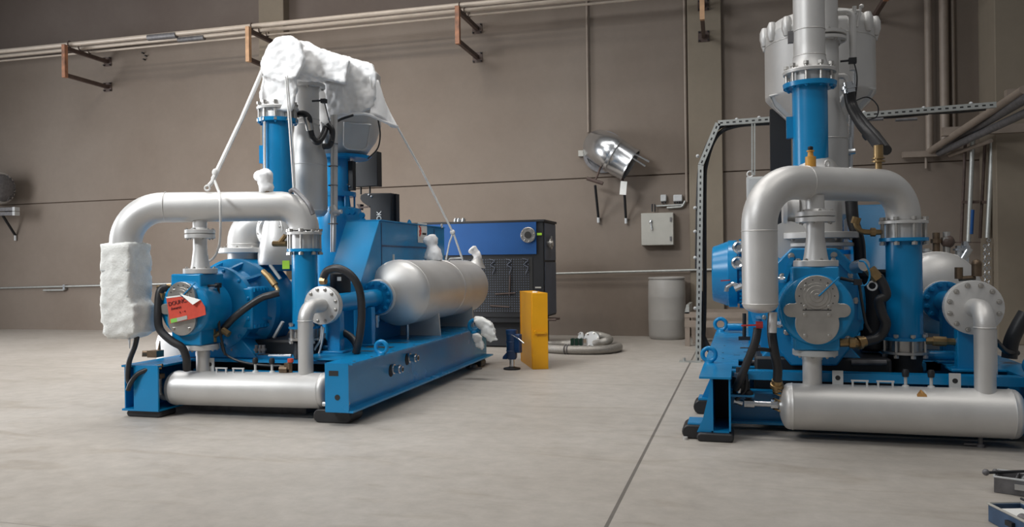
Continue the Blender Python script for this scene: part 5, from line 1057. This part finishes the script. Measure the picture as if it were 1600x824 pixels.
hose(t1, [P(345, 535, .3), P(352, 553, .32), P(375, 565, .32), P(410, 571, .33), P(440, 572, .33)], .010, 'thin_cable')
hose(t1, [P(505, 434, .5), P(512, 423, .5), P(530, 420, .5), P(550, 432, .52), P(562, 455, .55), P(565, 490, .6), P(562, 525, .6), P(556, 552, .6)], .034, n=8)
part('brass_elbow', MB().tube(fillet([P(505, 444, .5), P(504, 430, .5), P(512, 423, .5)], .03), .024, 10).cyl(P(501, 439, .5), P(509, 439, .5), .034, n=8), BRASS, t1)
hose(t1, [P(537, 520, .75), P(548, 527, .75), P(556, 538, .7), P(558, 552, .65)], .032)
hose(t1, [P(503, 510, .6), P(501, 530, .6), P(490, 550, .6), P(488, 570, .55)], .010, 'white_cable', LGREY)
hose(t1, [P(506, 512, .6), P(503, 535, .6), P(497, 558, .6)], .009, 'white_cable', LGREY)
part('oil_sump', MB().bb(hx-.3, .7, zt-.32, hx+.85, 1.45, zt+.10), BLK, t1, bevel=.02)
for (a_, c_, yy, r_, m_) in (((345, 556), (420, 556), .6, .018, DIRT), ((360, 549), (410, 549), .8, .03, DIRT), ((430, 545), (520, 545), .9, .03, BLUE), ((420, 556), (455, 556), .5, .012, GALV)):
    part('service_pipe', MB().cyl(P(*a_, yy), P(*c_, yy), r_, n=10), m_, t1)
for px in (364, 401, 407, 412): q = P(px, 552, .55); part('small_valve', MB().cyl(q, q+V((0, 0, .07)), .014, n=8).cyl(q+V((0, 0, .02)), q+V((0, 0, .04)), .024, n=6), DIRT, t1)
part('motor_body', MB().cyl((-1.9, 2.9, 1.05), (-1.0, 2.9, 1.05), .33, n=40), BLUE, t1); part('motor_foot', MB().bb(-1.8, 2.65, zt-.02, -1.1, 3.15, .76), BLUE, t1)
part('casing_strap', MB().bar(P(422, 414, .62), P(438, 436, .64), .03, .02), LGREY, t1); part('casing_strap', MB().bar(P(428, 528, .75), P(442, 503, .75), .03, .02), LGREY, t1)
# black intake boxes behind the guard
yb_ = 3.3
a, c = P(553, 292, yb_), P(589, 236, yb_)
ub = part('intake_box', MB().prism([a, (c.x, yb_, a.z), c, (P(578, 246, yb_).x, yb_, P(578, 246, yb_).z), (P(549, 262, yb_).x, yb_, P(549, 258, yb_).z)], (0, .14, 0)), BLK, t1, bevel=.005)
o_ = [P(611, 352, yb_), P(611, 301.5, yb_), P(570, 302, yb_), P(563, 305, yb_), P(562, 311, yb_), P(566, 316, yb_), P(578, 325, yb_), P(578, 352, yb_)]
ib = part('intake_box', MB().prism(o_, (0, .16, 0)), BLK, t1, bevel=.01); q = P(611, 302, yb_)
a, c = P(610.5, 352, yb_+.1), P(619, 303, yb_+.1); part('side_box', MB().bb(a.x, yb_+.1, a.z, c.x, yb_+.2, c.z), BLK, t1)
a, c = P(580, 360, yb_+.05), P(620, 345, yb_+.05); part('box_column', MB().bb(a.x, yb_+.05, zt-.02, c.x, yb_+.25, P(600, 350, yb_).z), BLK, t1)
for px in (564, 578): part('hanger_rod', MB().cyl(P(px, 290, yb_+.1), P(px, 304, yb_+.1), .012, n=8), BLK, t1)
for px, py in ((576, 304.5), (580, 307)): part('white_rivet', MB().ball(P(px, py, yb_-.01), .012, 8), LGREY, ib)
part('latch', MB().prism([P(557, 319, yb_), P(563, 319, yb_), P(562, 328, yb_)], (0, .1, 0)).bar(P(561, 325, yb_), P(577, 323, yb_), .02, .02), BROWN, t1)
def text(parent, s, loc, size, rot, m_, ext=.0015, nm='lettering'):
    r = parent
    while r.parent: r = r.parent
    cu = bpy.data.curves.new(nm, 'FONT'); cu.body = s; cu.size = size; cu.extrude = ext; cu.align_x = 'CENTER'; cu.align_y = 'CENTER'
    o = bpy.data.objects.new(nm, cu); dg = bpy.context.evaluated_depsgraph_get(); me = bpy.data.meshes.new_from_object(o); bpy.data.objects.remove(o)
    me.materials.clear(); me.materials.append(m_); me.name = nm; o = bpy.data.objects.new(nm, me); COL.objects.link(o); o.parent = parent
    o.location = V(loc)-BASE[r.name]; o.rotation_euler = rot; return o
q = P(592.5, 338, yb_-.008); text(ib, 'OK', q, .085, (math.radians(90), math.radians(-90), 0), WPAP)
# ================================================================== WRAPPINGS, TIES, LOOSE THINGS
P = lambda px, py, y: A1.Y(px, py, y)
def wrinkle(o, vox=.03, st=.05, size=.22, smooth=6, seed=0):
    m = o.modifiers.new('remesh', 'REMESH'); m.mode = 'VOXEL'; m.voxel_size = vox; m.use_smooth_shade = True
    if smooth: s = o.modifiers.new('smooth', 'SMOOTH'); s.iterations = smooth; s.factor = .5
    tx = bpy.data.textures.new('folds', 'MARBLE' if seed % 2 else 'CLOUDS'); tx.noise_scale = size
    if seed % 2: tx.turbulence = 9
    d = o.modifiers.new('folds', 'DISPLACE'); d.texture = tx; d.strength = st; d.mid_level = .5; d.texture_coords = 'GLOBAL'
    tx2 = bpy.data.textures.new('creases', 'VORONOI'); tx2.noise_scale = size*.45; tx2.distance_metric = 'DISTANCE'
    d2 = o.modifiers.new('creases', 'DISPLACE'); d2.texture = tx2; d2.strength = st*.6; d2.mid_level = .3; d2.texture_coords = 'GLOBAL'
def hull(mb, pts):
    vs = [mb.bm.verts.new(V(p)) for p in pts]; r = bmesh.ops.convex_hull(mb.bm, input=vs)
    bmesh.ops.delete(mb.bm, geom=[g_ for g_ in r['geom_interior'] if isinstance(g_, bmesh.types.BMVert)], context='VERTS'); return mb
def outline(px_pts, y0, y1, taper=1.):
    out = []
    for (px, py) in px_pts: out += [P(px, py, y0), P(px, py, y1)]
    return out
b = MB()
hull(b, outline([(412, 118), (409, 100), (418, 78), (432, 60), (452, 57), (470, 68), (476, 95), (464, 120), (440, 128)], .95, 1.35))          # lump over the elbow
hull(b, outline([(414, 118), (460, 118), (463, 138), (456, 172), (412, 175), (407, 150)], .98, 1.30))         # tied collar
hull(b, outline([(450, 62), (482, 68), (512, 84), (512, 110), (505, 128), (458, 124), (446, 100)], 1.35, 1.95))   # over the vessel flange
hull(b, outline([(500, 78), (540, 92), (581, 102), (587, 116), (586, 138), (584, 165), (560, 178), (520, 170), (508, 130)], 1.95, 2.9))   # over the drum
hull(b, outline([(440, 70), (500, 80), (545, 95), (540, 130), (450, 110)], 1.2, 2.4))
hull(b, outline([(508, 130), (535, 135), (545, 178), (530, 183), (515, 188), (511, 165)], 1.9, 2.3))
cov = single('plastic_cover', b, WRAP, A1, P(500, 130, 1.8), 'large crumpled white plastic sheet draped over the top of the left compressor', 'plastic cover')
wrinkle(cov, .017, .035, .13, 2)
# hanging corner flap of the sheet: thin cloth with its own thickness
b = MB(); rows = 12; cols = 8; g0 = []
TL, TR, BR, BL = P(578, 120, 1.93), P(590, 126, 2.2), P(622, 199, 2.2), P(578, 180, 1.93)
for i in range(rows+1):
    row = []
    for j in range(cols+1):
        u_, v_ = j/cols, i/rows; p = TL.lerp(TR, u_).lerp(BL.lerp(BR, u_), v_); p = p+V((.02*math.sin(u_*9+v_*4), .05*math.sin(u_*7+v_*3)*v_, .02*math.sin(u_*6)*v_)); row.append(b.bm.verts.new(p))
    g0.append(row)
for i in range(rows):
    for j in range(cols): b.f([g0[i][j], g0[i][j+1], g0[i+1][j+1], g0[i+1][j]])
fl = part('hanging_corner', b, WRAP, cov); so = fl.modifiers.new('thickness', 'SOLIDIFY'); so.thickness = .012
# rim of sheet along lower edge
part('hem_fold', MB().tube(spline([P(512, 186, 1.9), P(530, 178, 1.9), P(552, 178, 1.9), P(575, 179, 1.91), P(600, 190, 2.05), P(621, 198, 2.2)]), .014, 8), WRAP, cov)

def sleeve(name, lab, cat, pts, r, m=WRAP, fr=A1, st=.03, vox=.02, size=.1, grp=None, flat=None):
    b = MB(); b.tube(pts, r, 16)
    o = single(name, b, m, fr, pts[0], lab, cat, grp); wrinkle(o, vox, st, size, 2); return o
# quilted sleeve on the left pipe end
zt_, zb_ = P(196, 380, 0).z, P(200, 522, 0).z; pc = pa
b = MB(); b.box((pc.x, pc.y, (zt_+zb_)/2+.05), (.275, .29, zt_-zb_-.1)); b.box((pc.x+.03, pc.y+.0, zb_+.13), (.30, .27, .24)); b.box((pc.x+.01, pc.y, zb_+.05), (.22, .25, .16))
o = single('foam_sleeve', b, FABR, A1, (pc.x, pc.y, zb_), 'white padded sleeve taped around the left pipe end of the left compressor', 'protective sleeve')
wrinkle(o, .022, .028, .10, 2)
for z in (.42, .70): part('tape_band', MB().box((pc.x, pc.y, zb_+z*(zt_-zb_)), (.262, .285, .012)), LGREY, o)
part('hanging_tab', MB().prism([P(198, 518, -.1), P(203, 518, -.1), P(202, 545, -.1)], (0, .01, 0)).box(P(185, 523, -.08), (.02, .02, .05)), LGREY, o)
q = onU(416); sleeve('valve_wrap', 'small white bag tied over the brass valve on the curved pipe of the left unit', 'wrap', [q+V((-.0, 0, .11)), q+V((0, 0, .2)), q+V((0, 0, .26)), q+V((-.04, 0, .29))], [.058, .06, .065, .05], size=.06)
part('wrap_corner', MB().ball(q+V((-.06, 0, .26)), (.06, .03, .05), 10), WRAP, bpy.data.objects['valve_wrap'])
a = P(682, 410, 2.25); o = sleeve('nozzle_wrap', 'white knotted plastic bulb on the silver tank, nearest the belt guard', 'wrap', [V((TX+.0, NY, 1.30)), V((TX+.005, NY, 1.40)), V((TX-.01, NY, 1.46)), V((TX-.03, NY, 1.52)), V((TX-.04, NY, 1.58))], [.11, .085, .05, .085, .06], size=.06, grp='plastic wraps on the tank nozzles')
o = sleeve('nozzle_wrap', 'smaller white plastic wrap on the silver tank nozzle at its far end', 'wrap', [V((TX+.07, q3.y, 1.30)), V((TX+.08, q3.y, 1.37)), V((TX+.04, q3.y, 1.41)), V((TX+.0, q3.y, 1.45))], [.06, .045, .045, .07], size=.06, grp='plastic wraps on the tank nozzles')
e = A1.Zp(742, 521, .492)
b = MB(); hull(b, [(e.x+.02, e.y-.10, .63), (e.x+.20, e.y-.10, .62), (e.x+.27, e.y-.06, .42), (e.x+.18, e.y-.05, .40), (e.x+.05, e.y+.05, .54), (e.x+.2, e.y+.06, .58), (e.x+.02, e.y-.02, .68), (e.x+.1, e.y, .66)])
hull(b, [(e.x+.0, e.y-.12, .5), (e.x+.12, e.y-.12, .48), (e.x+.1, e.y-.10, .33), (e.x+.02, e.y-.1, .35), (e.x+.03, e.y-.03, .5), (e.x+.12, e.y-.05, .34)])
o = single('crumpled_wrap', b, WPAP, A1, (e.x+.1, e.y, .45), 'crumpled off-white paper hanging from the rear lifting eye over the skid edge', 'paper wrap'); wrinkle(o, .018, .05, .09, 2)
# red notice sheet on the head
yq = .02; q = P(290, 483, yq)
def pl(*pp, y=yq, m_=None, th=.004): return MB().prism([P(a_, b_, y) for a_, b_ in pp], (0, th, 0))
b = pl((259.5, 464.6), (281.5, 463), (300.5, 476), (313, 468.6), (320, 480), (321.5, 492), (305, 497.3), (265.8, 506))
nt_ = single('red_notice', b, REDP, A1, q, 'red paper notice hanging on the front cover plate of the left compressor', 'notice')
part('folded_corner', MB().prism([P(281, 459.5, yq-.01), P(313, 468.8, yq-.012), P(301, 476.5, yq-.03)], (0, .003, 0)), WPAP, nt_, 'white folded-over corner')
part('white_edge', pl((258.5, 464.2), (281, 461.5), (282, 463.6), (260.5, 466.5), y=yq-.002), WPAP, nt_)
part('green_strip', pl((266, 499), (276, 497), (277, 503), (267, 505.3), y=yq-.003), GPAP, nt_); part('grey_strip', pl((276, 497), (292, 493.2), (292.5, 499), (277, 503), y=yq-.003), GREYP, nt_)
rot = (math.radians(90), math.radians(-11), 0)
text(nt_, 'DOUNC:', P(277.5, 472.8, yq-.004), .046, rot, INK); text(nt_, 'Amerzs', P(275, 481.5, yq-.004), .032, rot, INK); text(nt_, 'a  - u', P(285, 487, yq-.004), .028, rot, INK)
# ties
def rope(name, lab, pts, r, m=WEB, sp=True, grp=None):
    b = MB(); b.tube(spline(pts, 5) if sp else pts, r, 8); return single(name, b, m, A1, pts[0], lab, 'strap', grp)
q = onU(338); o = rope('tie_strap', 'wide white webbing strap from the plastic cover down to a ring above the curved pipe', [P(411, 108, 1.0), P(378, 185, .75), P(338, 270, .3), P(333, 280, .27)], .020, sp=False)
part('end_ring', MB().torus(P(324, 294, .25), (.3, -1, 0), .021, .008, 20, 8), WEB, o)
part('strap_tail', MB().tube([P(336, 274, .28), P(332, 284, .26), P(327, 290, .25)], .018, 8), WEB, o); part('strap_tail', MB().tube([P(333, 276, .28), P(337, 287, .26), P(342, 300, .24)], .012, 8), WEB, o)
part('knot', MB().ball(P(336, 270, .28), (.026, .022, .035), 12), WEB, o)
part('strap_tail', MB().tube(spline([P(342, 299, .22), P(344, 315, .06), P(344.5, 345, .12), P(343.5, 375, .25), P(340, 392, .32), P(333, 404, .36), P(322, 411, .38)], 5), .010, 8), WEB, o)
o = rope('tie_rope', 'thin white rope running from the cover corner down to the top of the silver tank', [P(620, 197, 2.3), P(660, 268, 2.5), P(700, 348, 2.75), P(709, 366, 2.8), P(722, 404, 2.9)], .012, sp=False)
part('rope_tail', MB().tube([P(708, 364, 2.8), P(702, 380, 2.8), P(697, 406, 2.8)], .010, 8), WEB, o); part('knot', MB().ball(P(707, 363, 2.79), (.03, .02, .03), 10), WEB, o)
rope('tie_string', 'vertical white string in front of the tall blue cooler, left of the pair', [P(446, 120, .9), P(450, 170, .9), P(455, 240, .9), P(459, 301, .9)], .008, grp='strings in front of the cooler')
rope('tie_string', 'vertical white string beside the tapered silver vessel, right of the pair', [P(449, 118, .92), P(455, 190, .92), P(459, 250, .92), P(461, 303, .92)], .007, grp='strings in front of the cooler')
rope('support_wire', 'straight pale rod on the left face of the tall blue cooler', [P(413.5, 190, .95), P(413.5, 240, .95), P(414, 272, .95)], .012)
# bucket behind the skid
g = F0.Zp
t = thing('plastic_bucket', 'white plastic container on the floor behind the left end of the left skid', 'container', F0, (F0.Y(265, 560, 8.4).x, 8.4, 0))
bx_ = F0.Y(265, 560, 8.4); hh_ = F0.Y(265, 521, 8.4).z
part('body', MB().lathe((bx_.x, 8.4, 0), (.0, 0, 1), [(0, .13), (.02, .145), (hh_*.75, .155), (hh_*.95, .13), (hh_, .09)], 28), WRAP, t)
# grey channel under the skid
a, c = P(262, 648, .5), P(486, 650, .5)
t = thing('steel_channel', 'grey steel channel lying on the floor beneath the front of the left skid', 'steel bar', A1, ((a.x+c.x)/2, .5, 0))
part('bar', MB().bb(a.x, .42, 0, c.x, .62, .035).bb(a.x, .42, .035, c.x, .45, .055), DIRT, t)
q = A1.Zp(753, 577, 0)
single('metal_disc', MB().lathe((q.x-.1, q.y, 0), (0, 0, 1), [(0, .10), (.015, .10), (.02, .05), (.05, .04)], 24), DIRT, A1, (q.x-.1, q.y, 0), 'round grey metal foot on the floor beneath the rear end of the left skid', 'foot')
